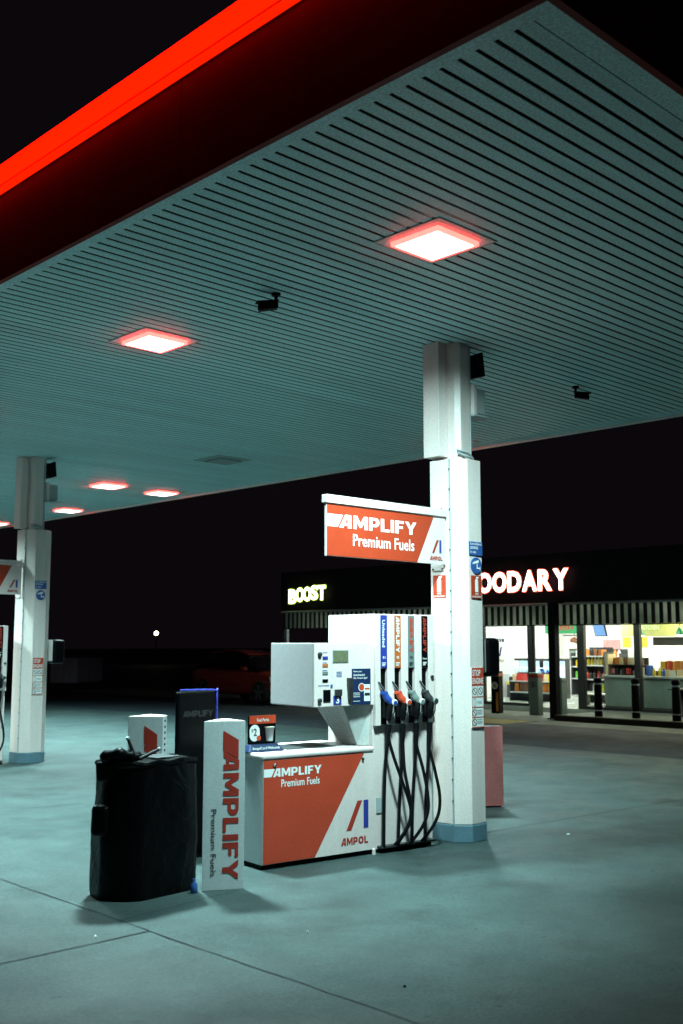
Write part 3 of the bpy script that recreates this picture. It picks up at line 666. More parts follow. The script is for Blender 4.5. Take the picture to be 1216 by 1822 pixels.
M['pillarwhite'] = mat('pillar_white', (.62, .66, .67), .4, var=.12, scale=3, grain=.08)
tri_sign('white triangular pillar sign with red lettering standing in front of the black bin', [(4.545, 6.10), (4.80, 5.955), (4.79, 6.21)], 0, 'a')
t2, P = tri_sign('white triangular pillar sign standing behind the black bin, mostly hidden', [(4.44, 6.90), (4.618, 6.70), (4.72, 6.80), (4.66, 6.95)], 0, 'a')
k = MB(); 
for i in range(24): 
    p = Vector((4.618 - 4.44 + .035, 6.70 - 6.90 + .035, .12 + i * .043)); k.box(p.x - .006, p.x + .008, p.y - .006, p.y + .004, p.z, p.z + .016)
k.build('perforations', 'dark', t2)

# ------------------------------------------------------------------ black service bin with squeegees
t = thing('service_bin', 'black windscreen wash and rubbish bin at the end of the near island', 'bin', (4.2, 6.35, 0))
fp = [(.355, -.175), (-.12, -.21), (-.20, -.16), (-.27, -.08), (-.305, .0), (-.26, .20), (.30, .22)]
def ring_at(z, sc, dx, amp, n=72):
    P = [Vector((x, y, 0)) for x, y in fp]; tot = sum((P[(i + 1) % 7] - P[i]).length for i in range(7)); out = []
    for k in range(n):
        d = tot * k / n; i = 0
        while d > (P[(i + 1) % 7] - P[i]).length: d -= (P[(i + 1) % 7] - P[i]).length; i += 1
        p = P[i] + (P[(i + 1) % 7] - P[i]).normalized() * d
        a = math.atan2(p.y, p.x); w = 1 + amp * (sin(5 * a + 9 * z) + .7 * sin(11 * a - 17 * z) + .5 * sin(19 * a + 31 * z))
        out.append((p.x * sc * w + dx, p.y * sc * w, z + (.006 * sin(7 * a) if z > .05 else 0)))
    return out
b = MB(); b.loft([ring_at(.005, .99, 0, .002)] + [ring_at(z, sc, dx, .009) for z, sc, dx in ((.05, 1.0, 0), (.12, 1.0, 0), (.2, 1.005, 0), (.28, 1.0, 0), (.36, 1.0, 0), (.44, 1.0, 0), (.5, .995, 0), (.56, .985, .004), (.62, .975, .008), (.68, .962, .012), (.74, .955, .014), (.80, .95, .014), (.855, .955, .014))], True, True); b.build('body', 'film', t)
l = MB(); l.loft([ring_at(.874, .985, .01, .004), ring_at(.888, .99, .01, .006), ring_at(.903, .965, .012, .006)]); l.build('lid', 'film', t)
lm = MB(); lm.hexa([(-.375, .03, .42), (-.30, -.07, .42), (-.24, -.02, .42), (-.31, .09, .42)], [(-.365, .03, .615), (-.295, -.06, .615), (-.24, -.02, .63), (-.31, .09, .63)]); lm.build('side_pocket', 'film', t, .03, 3)
lm = MB(); lm.hexa([(-.325, .05, .77), (-.27, -.04, .77), (-.20, .0, .77), (-.26, .11, .77)], [(-.335, .05, .90), (-.275, -.05, .90), (-.20, .0, .90), (-.26, .11, .90)]); lm.build('upper_pocket', 'film', t, .02, 3)
bu = MB(); bu.lathe((-.14, .0, .906), [(.10, 0), (.115, .035), (.105, .04), (.09, .01)], 18); bu.build('bucket_rim', 'black', t)
cl = MB(); cl.tube(smooth_path([(-.30, .02, .925), (-.235, -.06, .955), (-.14, -.075, .935), (-.06, -.04, .915)], 5), [.03 + .018 * sin(i * .8) ** 2 for i in range(16)], 10); cl.build('wash_cloth', 'film', t)
ri = MB(); ri.box(.05, .25, -.10, .12, .9055, .912); ri.build('rubbish_flap', 'dark', t, .004)
for lbl, a, b_ in (('squeegee with a dark handle leaning left in the bucket on the black bin', (4.115, 6.28, .905), (4.035, 6.27, 1.055)), ('squeegee lying low to the right in the bucket on the black bin', (4.125, 6.25, .915), (4.245, 6.20, .975))):
    q = thing('squeegee', lbl, 'squeegee', a, 0, 'squeegees in the black bin'); A = Vector((0, 0, 0)); B = Vector(b_) - Vector(a)
    h = MB(); h.tube([A, B * .6, B], [.012, .012, .010], 8); h.build('handle', 'dark', q)
    d = B.cross(Vector((.5, -.86, .0))).normalized(); h = MB(); h.tube([B - d * .0 - B * .02, B + B * .06], [.014, .012], 8); h.build('grip_end', 'galv', q)
q = MB(); q.lathe((0, 0, 0), [(.0, .0), (.022, .0), (.025, .02), (.025, .06), (.011, .075), (.011, .095)], 12)
o = q.build('spray_bottle', 'stickerblue'); o.location = (4.475, 6.09, .0045); tag(o, 'small blue bottle by the foot of the white pillar sign and black bin', 'bottle')

# dark board with a blue lit edge
t = thing('blue_edged_board', 'tall dark advertising board with a thin blue edge behind the bin', 'advertising board', (5.25, 7.16, 0))
b = MB(); b.box(-.19, .185, -.03, .03, .02, 1.305); b.build('panel', 'black', t, .02, 3)
e = MB(); e.tube(smooth_path([(-.185, -.034, 1.318), (.15, -.034, 1.312), (.188, -.034, 1.285), (.19, -.034, 1.22), (.19, -.034, .05)], 4), .0075, 6); e.build('edge_tube', 'glowblue', t)
k = T(); k.text('AMPLIFY', (-.15, -.032, 1.10), X_, Z_, .30, .05, .05); k.build('lettering', 'tyre', t)
f = MB(); f.box(-.2, .2, -.1, .1, 0.0, .02); f.build('foot', 'black', t)

# pale red board beyond the column
t = thing('red_board', 'pale red board standing behind the near white column on its right', 'board', (9.045, 6.965, 0), rad(-38))
b = MB(); b.box(-.62, 0, .006, .10, .03, .828); b.build('body', 'greyend', t, .004)
b = MB(); b.box(-.623, .003, -.003, .0055, .02, .832); b.build('red_panel', 'pink', t)
b = MB(); b.box(-.6, -.02, .02, .09, 0, .03); b.build('foot', 'dark', t)

# ------------------------------------------------------------------ second island (copies)
DEL = Vector((.15, 8.12, 0))
def second(o, label):
    c = copy_tree(o); c.location = Vector(o.location) + DEL; c['label'] = label; return c
c2 = second(column, 'white canopy column with blue grey foot near the left edge of the photo')
for o in list(c2.children):
    if o.name.startswith('extinguisher_sign'):
        for g in list(o.children): bpy.data.objects.remove(g)
        bpy.data.objects.remove(o)
second(speaker, 'black flood light at the top of the far left white column')
second(jbox, 'grey metal box fixed high on the far left white column')
second(towel, 'dark paper towel dispenser on a white bracket on the far left column')
second(hang, 'red and white fuel sign cut by the left edge, hanging from the far left column')
second(disp, 'white fuel dispenser mostly cut off by the left edge of the photo')

# ------------------------------------------------------------------ shop
FX = 20.30      # front plane of the fascia and awning
GX = 21.90      # glass line
bld = thing('shop_building', 'long dark convenience shop with striped awning and bright windows behind the forecourt', 'shop', (0, 0, 0))
b = MB(); b.box(FX, 29.2, 6, 23.6, 2.575, 3.72); b.build('parapet', 'charcoal', bld)
b = MB(); b.box(28.6, 29, 6, 23.5, 0, 2.574); b.box(GX + .1, 28.59, 23.3, 23.5, 0, 2.574); b.box(GX + .1, 28.59, 6, 6.2, 0, 2.574); b.build('outer_wall', 'charcoal', bld)
b = MB(); b.box(28.3, 28.59, 6.21, 19.55, .13, 2.55); b.build('back_wall', 'shopwall', bld)
b = MB(); b.box(GX + .1, 28.29, 19.35, 19.55, .13, 2.55); b.build('partition', 'shopwall', bld)
b = MB(); b.box(GX - .1, 28.5, 6.2, 23.3, .0, .128); b.build('shop_floor', 'shopfloor', bld)
b = MB(); b.box(GX, 28.29, 6.21, 19.34, 2.50, 2.57); b.build('shop_ceiling', 'shopceil', bld)
for y in (9.3, 11.2, 13.1, 15.0, 16.9, 18.8, 22.0):
    q = MB(); q.box(20.85, 21.05, y - .35, y + .35, 2.545, 2.574); q.build('added_awning_light', 'awning_fill', bld)  # added unseen lights, brighten the awning stripes from behind
for i, (x, y) in enumerate([(x, y) for x in (23.4, 25.2, 27.0) for y in (8.5, 11, 13.5, 16, 18.2)]):
    q = MB(); q.box(x - .3, x + .3, y - .6, y + .6, 2.46, 2.497); q.build('ceiling_light', 'shoplight' if y > 15 else 'shopwarm', bld)
# glazing
mu = [10.2, 11.5, 12.94, 14.43, 15.92, 17.45, 19.3]
for y in mu:
    q = MB(); q.box(GX - .05, GX + .07, y - .075, y + .075, .128, 2.5); q.build('mullion', 'mullion', bld, .006)
for y0, y1 in ((15.995, 17.375), (17.525, 19.225), (13.015, 14.355), (11.575, 12.865), (10.275, 11.425)):
    q = MB(); q.box(GX - .03, GX + .05, y0, y1, .129, .20); q.build('window_sill', 'mullion', bld)
    q = MB(); q.add([(GX, y0, .20), (GX, y1, .20), (GX, y1, 2.49), (GX, y0, 2.49)], [(0, 1, 2, 3)]); q.build('window_pane', 'glass', bld)
# door leaf (left leaf closed)
q = MB(); q.box(GX - .02, GX + .03, 14.50, 14.56, .13, 2.3); q.box(GX - .02, GX + .03, 15.8, 15.84, .13, 2.3); q.build('door_frame', 'mullion', bld)
# dark left tenancy glazing
q = MB(); q.box(GX + .3, GX + .34, 19.56, 23.29, .13, 2.5); q.build('dark_shopfront', 'charcoal', bld)
q = MB(); q.box(GX + .24, GX + .28, 20.75, 20.98, 1.1, 2.4); q.build('blue_panel', 'navy', bld)
# awning
aw = thing('striped_awning', 'black and white striped awning valance along the shop front', 'awning', (FX, 0, 0))
sb, sw_ = MB(), MB(); y = 8.0; i = 0
while y < 23.3:
    (sw_ if i % 2 else sb).box(-.105, -.095, y + .001, y + .091, 2.10, 2.535); y += .092; i += 1
sw_.build('white_stripes', 'awnwhite', aw); sb.build('black_stripes', 'awnblack', aw)
q = MB(); q.tube([(-.10, 7.9, 2.562), (-.10, 13.75, 2.562)], .028, 8); q.tube([(-.10, 14.05, 2.562), (-.10, 23.45, 2.562)], .028, 8); q.build('top_rail', 'galv', aw)
q = MB(); q.box(-.12, -.08, 7.9, 23.4, 2.072, 2.098); q.build('bottom_rail', 'awnblack', aw)
# posts under the awning
t = thing('awning_post', 'dark square post holding the awning by the end of the kerb', 'post', (19.98, 13.90, 0)); q = MB(); q.box(-.09, .09, -.09, .09, 0, 2.62); q.build('shaft', 'charcoal', t, .01); q = MB(); q.box(-.13, .13, -.13, .13, .013, .04); q.build('base_plate', 'dark', t)
q = MB(); q.box(.0915, .10, -.06, .05, .4, 2.1); q.build('inner_strip', 'warmwood', t)
t = thing('awning_post', 'pale slim post under the left end of the striped awning', 'post', (20.25, 23.28, 0)); q = MB(); q.box(-.05, .05, -.05, .05, 0, 2.07); q.build('shaft', 'galv', t, .01); q = MB(); q.box(-.09, .09, -.09, .09, .013, .035); q.build('base_plate', 'dark', t)

# lit letter signs
t = thing('letter_sign', 'glowing white capital letters with red edges above the awning, right of the column', 'shop sign', (FX, 16.9, 2.88))
def letter_strip(t, chars, y0, z0, h, widths, gap, glow, edge, jit=None):
    y = y0
    for i, c in enumerate(chars):
        w = widths[i]; dz = jit[i] if jit else 0
        bk = MB(); bk.text(c, (-.055, y + .022, z0 + dz - .022), -Y_, Z_, w + .044, h + .044, .06)
        bk.v = bk.v; L_ = bk.build('letter_back', edge, t)
        fr_ = T(); fr_.text(c, (-.075, y, z0 + dz), -Y_, Z_, w, h, .03); 
        L_.name = 'letter'; fr_.build('letter_face', glow, L_)
        y -= w + gap
letter_strip(t, 'FOODARY', -.30 + .0, .0, .475, [.33, .40, .40, .38, .40, .37, .40], .045, 'letterglow', 'letteredge')
t = thing('letter_sign', 'glowing yellow bouncy letters above the left end of the awning', 'shop sign', (FX, 23.18, 2.83))
letter_strip(t, 'BOOST', .0, 0, .40, [.32, .31, .31, .29, .32], .0, 'boostglow', 'boostedge', [-.02, .02, .03, .06, .05])

# kerbside bollards
def bollard(x, y, label):
    t = thing('bollard', label, 'bollard', (x, y, .12), 0, 'dark steel bollards along the pavement')
    q = MB(); q.lathe((0, 0, 0), [(.085, 0), (.085, .70), (.078, .715), (.078, .74), (.088, .75), (.088, .80), (.06, .825), (.02, .83)], 18); q.build('shaft', 'black', t)
    q = MB(); q.lathe((0, 0, .68), [(.0865, 0), (.0865, .03)], 18); q.build('band', 'galv', t); q = MB(); q.lathe((0, 0, .12), [(.0865, 0), (.0865, .02)], 18); q.build('band', 'galv', t)
bollard(20.06, 12.845, 'dark steel bollard nearest the awning post, in front of the drinks rack')
bollard(20.18, 12.014, 'dark steel bollard in the middle of the three by the counter')
bollard(20.06, 11.02, 'dark steel bollard at the right edge of the photo')
def sleeve(x, y, h, w, label, m, band, disc_m, num=None, zc=.62):
    t = thing('sleeved_bollard', label, 'bollard', (x, y, .012), rad(8), 'printed bollard sleeves outside the shop')
    q = MB(); q.box(-w / 2, w / 2, -w / 2, w / 2, 0, h); q.build('sleeve', m, t, .02)
    q = MB(); q.box(-w / 2 - .004, w / 2 + .004, -w / 2 - .004, w / 2 + .004, h - .13, h - .03); q.build('top_band', band, t, .02)
    k = T(); k.disc((-w / 2 - .005, 0, zc * h), .085, -Y_, Z_, 20); k.build('printed_disc', disc_m, t)
    k = T(); k.text(num or 'S', (-w / 2 - .008, .035, zc * h - .055), -Y_, Z_, .07, .11, .02); k.build('print', 'black_ink', t)
    return t
t = sleeve(20.68, 16.05, 1.0, .22, 'black printed bollard sleeve with a white disc, closest to the white column', 'black', 'orange', 'white_ink', '6', .66)
q = MB(); q.box(-.1145, -.111, -.09, -.03, .05, .5); q.build('yellow_panel', 'p_orange', t)
sleeve(20.86, 15.05, .98, .25, 'grey printed bollard sleeve with a red top band left of the awning post', 'frosted', 'markred', 'greystrip', 'S', .72)
sleeve(20.9, 14.42, .88, .27, 'grey printed bollard sleeve with a red disc right behind the awning post', 'frosted', 'greystrip', 'markred', 'O', .66)

# ------------------------------------------------------------------ inside the shop
def wallbox(nm, m, label, cat, x, y0, y1, z0, z1, th=.03, group=None):
    q = MB(); q.box(x, x + th, min(y0, y1), max(y0, y1), z0, z1); o = q.build(nm, m); tag(o, label, cat, group); return o
# window poster "save 0%"
t = thing('window_poster', 'white savings poster with red and yellow print in the window right of the column', 'poster', (22.0, 16.95, .9))
q = MB(); q.box(0, .012, -.42, .42, 0, 1.2); q.build('sheet', 'glowposter', t)
k = T(); k.text('save', (-.003, .17, .80), -Y_, Z_, .30, .10, .03); k.build('lettering', 'black_ink', t)
k = T(); k.disc((-.003, .20, .56), .13, -Y_, Z_, 20, .07); k.build('red_figure', 'signred', t)
k = T(); k.poly([(-.003, .05, .44), (-.003, .0, .44), (-.003, -.06, .68), (-.003, -.01, .68)]); k.build('blue_slash', 'blue', t)
k = T(); k.text('2 for', (-.003, .17, .30), -Y_, Z_, .30, .09, .04); k.build('yellow_print', 'p_yellow', t)
# white backdrop frames and green sign
t = thing('wall_frame', 'empty black outlined frame high on the white wall left of the mullion', 'frame', (28.28, 20.9 - 1.9, 1.9))
q = MB(); q.box(-.02, 0, -.38, .3, .0, .03); q.box(-.02, 0, -.38, -.35, .031, .4); q.box(-.02, 0, -.12, -.09, .031, .4); q.build('outline', 'black_ink', t)
q = MB(); q.box(-.012, -.002, -.36, .28, .03, .4); q.build('backing', 'shopwall', t)
t = thing('green_sign', 'green hanging sign with red lettering inside the shop door', 'sign', (25.0, 17.1, 1.94)); q = MB(); q.box(0, .04, -.56, .58, 0, .3); q.build('board', 'greensign', t)
k = T(); k.text('FRESH', (-.004, .35, .1), -Y_, Z_, .7, .12, .04); k.build('lettering', 'markred', t)
t = thing('food_poster', 'brown bread picture poster on the white wall behind the door', 'poster', (28.27, 19.1, 1.45)); q = MB(); q.box(0, .02, -.75, .0, 0, .45); q.build('sheet', 'shopwall', t)
k = MB(); k.tube([(-.01, -.08, .30), (-.01, -.2, .34), (-.01, -.36, .24)], [.05, .085, .05], 10); k.build('picture', 'p_brown', t)
# chilled cabinets on the left
for n_, (x, y0, y1, lb) in enumerate(((25.0, 18.29, 19.05, 'open chilled cabinet glowing pale blue, left of the dark mullion'), (25.0, 17.42, 18.2, 'open chilled cabinet glowing pale blue with bottles, right of the dark mullion'))):
    t = thing('chilled_cabinet', lb, 'fridge', (x, y0, .13), 0, 'open chilled cabinets')
    w = y1 - y0
    q = MB(); q.box(0, .8, 0, w, 0, .45); q.box(.6, .8, 0, w, .451, 1.05); q.box(0, .8, 0, w, 1.05, 1.11); q.build('carcass', 'dark', t)
    q = MB(); q.box(.58, .599, .03, w - .03, .46, 1.04); q.build('lit_back', 'chill', t)
    q = MB(); q.box(.12, .57, .03, w - .03, .62, .64); q.box(.12, .57, .03, w - .03, .83, .85); q.build('shelf', 'chill', t)
    q = MB(); q.box(-.02, -.001, .0, w, .36, .45); q.build('price_rail', 'p_yellow', t)
prod_kinds = {}
def product(kind, m, x, y, z, label, group, h=.2, r=.04):
    key = (kind, m, h, r)
    if key not in prod_kinds:
        q = MB()
        if kind == 'bottle': q.lathe((0, 0, 0), [(r, 0), (r, h * .62), (r * .45, h * .82), (r * .45, h)], 10)
        elif kind == 'bag': q.hexa([(-r * .4, -r, 0), (r * .4, -r, 0), (r * .4, r, 0), (-r * .4, r, 0)], [(-r * .1, -r * .9, h), (r * .1, -r * .9, h), (r * .1, r * .9, h), (-r * .1, r * .9, h)])
        else: q.box(-r, r, -r, r, 0, h)
        o = q.build(kind, m, None, .006 if kind == 'carton' else 0); prod_kinds[key] = o
    else:
        o = prod_kinds[key].copy(); COL.objects.link(o)
    o.location = (x, y, z); o.rotation_euler[2] = rnd.uniform(-.3, .3)
    tag(o, label, kind, group); return o
nm_col = lambda m: m[2:]
for yy in [18.39 + .14 * i for i in range(5)] + [17.52 + .14 * i for i in range(5)]:
    for z, in ((.13 + .641,), (.13 + .851 - .21 - .19,)):
        m = rnd.choice(['p_white', 'p_white', 'p_blue'])
        product('bottle', m, 25.25, yy, z, f'{nm_col(m)} bottle on a shelf of an open chilled cabinet', 'bottles in the chilled cabinets', .17, .05)
# low shelf of packets in front of left chiller
def rack(x, y0, y1, zs, label, name='display_rack', head=None):
    t = thing(name, label, 'shelf rack', (x, y0, .13)); w = y1 - y0
    q = MB(); q.box(.40, .44, 0, w, 0, zs[-1] + .22); q.box(0, .399, 0, .03, 0, zs[-1] + .1); q.box(0, .399, w - .03, w, 0, zs[-1] + .1); q.build('frame', 'dark', t)
    for z in zs:
        q = MB(); q.box(-.01, .395, .031, w - .031, z - .03, z); q.build('shelf', 'galv', t)
    if head:
        q = MB(); q.box(.36, .399, .0, w, zs[-1] + .34, zs[-1] + .6); q.build('header', head, t)
    return t
def fill(x, y0, y1, z, kind, cols, label, group, step, h, r):
    y = y0 + step * .6
    while y < y1 - step * .4:
        m = rnd.choice(cols); product(kind, m, x + rnd.uniform(-.03, .03), y, z, label % nm_col(m), group, h, r); y += step
rack(23.6, 16.55, 17.9, [.25, .54], 'low rack of snack packets in front of the chilled cabinet left of the mullion')
fill(23.75, 16.6, 17.9, .13 + .541, 'bag', ['p_orange', 'p_red', 'p_yellow', 'p_cream'], '%s snack packet on the low rack by the window', 'snack packets on the low rack', .13, .19, .06)
fill(23.75, 16.6, 17.9, .13 + .251, 'bag', ['p_orange', 'p_brown', 'p_yellow'], '%s snack packet on the bottom shelf of the low rack by the window', 'snack packets on the low rack bottom shelf', .15, .22, .065)
rack(25.3, 15.6, 16.6, [.3, .72], 'low rack with bright goods seen through the shop door')
fill(25.45, 15.6, 16.6, .13 + .721, 'carton', ['p_orange', 'p_white', 'p_blue', 'p_red', 'p_green'], '%s carton on the rack seen through the door', 'cartons seen through the door', .15, .26, .06)
fill(25.45, 15.6, 16.6, .13 + .301, 'bag', ['p_yellow', 'p_green', 'p_yellow'], '%s packet on the rack seen through the door', 'packets seen through the door', .14, .22, .06)
# tv, pink poster, drinks rack right of the door
t = thing('tv_screen', 'tilted blue television screen hanging high right of the shop door', 'screen', (25.0, 15.88, 1.86)); q = MB(); q.hexa([(.0, -.20, 0), (.05, -.20, 0), (.05, .17, 0), (.0, .17, 0)], [(-.08, -.17, .32), (-.03, -.17, .32), (-.03, .20, .32), (-.08, .20, .32)]); q.build('casing', 'black', t, .01)
q = T(); q.poly([(-.008, -.18, .02), (-.008, .15, .02), (-.084, .18, .30), (-.084, -.15, .30)]); q.build('screen', 'tv', t); q = MB(); q.tube([(.03, 0, .3), (.03, 0, .62)], .02, 8); q.build('hanger', 'dark', t)
wallbox('pink_poster', 'pinkposter', 'pink poster on the rear wall below the television', 'poster', 28.27, 17.88, 17.30, 1.30, 1.78, .02)
rack(24.2, 15.28, 15.98, [.30, .62, .98, 1.22], 'tall dark drinks rack right of the door behind the first bollard')
fill(24.35, 15.31, 15.95, .13 + 1.221, 'carton', ['p_red', 'p_brown', 'p_black', 'p_orange'], '%s carton on the top of the tall dark rack', 'cartons on top of the tall rack', .11, .16, .05)
fill(24.35, 15.31, 15.95, .13 + .981, 'bottle', ['p_yellow', 'p_yellow', 'p_cream', 'p_orange'], '%s drink bottle on the tall dark rack', 'yellow drink bottles on the tall rack', .095, .21, .042)
fill(24.35, 15.31, 15.95, .13 + .621, 'bottle', ['p_black', 'p_red', 'p_black'], '%s drink bottle on the middle shelf of the tall dark rack', 'dark drink bottles on the tall rack', .1, .2, .042)
fill(24.35, 15.31, 15.95, .13 + .301, 'bag', ['p_white', 'p_lime', 'p_black'], '%s packet on the low shelf of the tall dark rack', 'packets on the tall rack', .14, .2, .06)
# counter
t = thing('service_counter', 'long pale green fronted counter under the right hand windows', 'counter', (22.55, 0, 0))
q = MB(); 
for a, b_ in ((10.3, 11.3), (11.31, 12.35), (12.36, 13.4), (13.41, 14.25)): q.box(0, .7, a, b_, .13, .865)
q.build('front_panels', 'frosted', t, .008); q = MB(); q.box(-.06, .76, 10.2, 14.30, .868, .915); q.build('worktop', 'galv', t, .006)
q = MB(); q.box(-.03, -.001, 10.3, 14.25, .13, .19); q.build('kickboard', 'dark', t)
rnd.seed(21)
def cgoods(y0, y1, x, z, kinds, step, grp, where):
    y = y0
    while y < y1:
        kd, m, h, r = rnd.choice(kinds); product(kd, m, x + rnd.uniform(-.08, .08), y, z, f'{nm_col(m)} {kd} {where}', grp, h, r); y += step * rnd.uniform(.8, 1.2)
CT = .916
cgoods(11.9, 13.05, 22.70, CT, [('bag', 'p_white', .14, .05), ('bottle', 'p_blue', .18, .04), ('carton', 'p_black', .12, .05), ('bag', 'p_cream', .16, .06), ('bottle', 'p_yellow', .2, .04)], .085, 'small goods along the counter', 'in the front row of goods on the counter')
cgoods(12.0, 13.0, 23.0, CT + .12, [('bag', 'p_orange', .24, .07), ('bag', 'p_red', .22, .07), ('bag', 'p_cream', .24, .07), ('bag', 'p_yellow', .22, .06)], .085, 'warm coloured packets on the counter riser', 'on the riser behind the counter front')
q = MB(); q.box(22.88, 23.15, 11.9, 13.1, CT, CT + .118); tag(q.build('riser_shelf', 'dark'), 'dark riser shelf on the counter under warm coloured packets', 'shelf')
t = thing('counter_stand', 'pale sided snack stand at the left end of the counter', 'display stand', (22.72, 13.35, CT))
q = MB(); q.box(0, .36, .9, .96, 0, .5); q.build('side_panel', 'p_cream', t); q = MB(); q.box(0, .36, .0, .899, 0, .02); q.box(.33, .36, .0, .899, .02, .42); q.box(0, .329, 0, .899, .24, .255); q.build('shelves', 'dark', t)
cgoods(13.42, 14.2, 22.85, CT + .022, [('carton', 'p_pink', .13, .05), ('carton', 'p_white', .1, .05), ('carton', 'p_red', .15, .05), ('carton', 'p_black', .14, .05)], .1, 'cartons in the snack stand', 'on the lower shelf of the snack stand')
cgoods(13.42, 14.2, 22.85, CT + .257, [('bag', 'p_cream', .16, .05), ('bag', 'p_brown', .15, .05), ('bag', 'p_orange', .17, .05)], .085, 'packets in the snack stand', 'on the upper shelf of the snack stand')
t = thing('counter_plant', 'leafy lime green plant on the counter beside the dark mullion', 'plant', (23.22, 13.75, CT)); q = MB(); q.lathe((0, 0, 0), [(.06, 0), (.08, .12)], 12); q.build('pot', 'p_red', t); q = MB()
for i in range(60):
    a = rnd.uniform(0, 2 * PI); r_ = rnd.uniform(.02, .13); z = rnd.uniform(.15, .5); p = Vector((r_ * cos(a), r_ * sin(a), z)); d = Vector((cos(a), sin(a), rnd.uniform(-.2, 1))).normalized() * .07; s = d.cross(Z_).normalized() * .025
    q.poly([p - d * .5, p + s, p + d * .6, p - s])
q.build('leaves', 'p_lime', t)
wallbox('price_card', 'p_white', 'white price card standing on the counter at the dark mullion', 'card', 22.56, 13.34, 13.18, CT + .001, CT + .20, .015)
q = MB(); q.box(22.62, 22.8, 13.08, 13.16, CT, CT + .25); tag(q.build('blue_box', 'p_blue', None, .01), 'blue box on the counter right of the dark mullion', 'box')
t = thing('menu_bulkhead', 'olive yellow bulkhead above the counter with small green lit letters', 'bulkhead', (25.6, 0, 1.86)); q = MB(); q.box(0, .3, 9, 15.6, 0, .62); q.build('panel', 'olive', t)
k = T(); k.text('KITCHEN', (-.01, 14.98, .18), -Y_, Z_, .5, .11, .02); k.build('lettering', 'greenneon', t)
wallbox('extractor_hood', 'dark', 'dark extractor band below the olive bulkhead', 'extractor', 26.0, 14.9, 9.5, 1.62, 1.84, .3)
t = thing('wall_light', 'long bright strip light under the dark extractor band', 'light', (26.6, 0, 1.5)); q = MB(); q.box(0, .06, 9.5, 15.2, 0, .06); q.build('tube', 'shoplight', t); q = MB(); q.box(.061, .1, 9.4, 15.3, -.03, .09); q.build('housing', 'white', t)
for y, lb in ((14.45, 'green enamel pendant lamp left of the olive bulkhead lettering, half behind the mullion'), (13.35, 'green enamel pendant lamp near the right edge of the photo')):
    t = thing('pendant_lamp', lb, 'pendant lamp', (24.6, y, 1.88), 0, 'pendant lamps over the counter'); q = MB(); q.lathe((0, 0, 0), [(.11, 0), (.10, .06), (.06, .14), (.03, .19), (.015, .2)], 16); q.build('shade', 'pendant', t)
    q = MB(); q.lathe((0, 0, -.035), [(.03, 0), (.09, .015), (.09, .034)], 14); q.build('bulb', 'bulb', t); q = MB(); q.tube([(0, 0, .2), (0, 0, .58)], .008, 6); q.build('cord', 'black', t)
for y, lb in ((15.55, 'amber sign panel left of the dark mullion above the counter'), (15.05, 'amber sign panel right of the dark mullion above the counter')):
    wallbox('amber_panel', 'p_yellow', lb, 'panel', 25.55, y, y - .24, 1.56, 1.84, .03)
wallbox('wall_notice', 'frosted', 'grey printed notice on the white wall between the mullion and the awning post', 'notice', 28.27, 20.0 - .9, 18.6, 1.15, 1.5, .02)
rack(27.6, 16.9, 18.6, [.5, .85, 1.15], 'rear shelf rack of mixed goods below the pink poster')
for z, kd in ((.501, 'carton'), (.851, 'bag'), (1.151, 'bottle')):
    fill(27.75, 16.95, 18.55, .13 + z, kd, ['p_orange', 'p_green', 'p_red', 'p_white', 'p_blue', 'p_yellow', 'p_brown'], '%s ' + kd + ' on the rear shelf rack under the pink poster', kd + 's on the rear shelf rack', .13, .2, .055)
# outdoor tables and stools between bollards
t = thing('bar_table', 'slim dark pedestal table outside the counter windows, between two bollards', 'table', (21.3, 11.55, .12)); q = MB(); q.lathe((0, 0, 0), [(.2, 0), (.2, .02), (.05, .03), (.05, .56), (.0, .56)], 16); q.build('pedestal', 'dark', t); q = MB(); q.box(-.22, .22, -.22, .22, .561, .59); q.build('table_top', 'dark', t, .006)
t = thing('bench', 'low pale bench just inside the shop beside the door', 'bench', (23.2, 14.55, .13)); q = MB(); q.box(0, .3, 0, .8, .26, .30); q.build('seat', 'p_white', t, .01)
for yy in (.02, .72): q = MB(); q.box(.02, .28, yy, yy + .06, 0, .259); q.build('leg', 'dark', t)

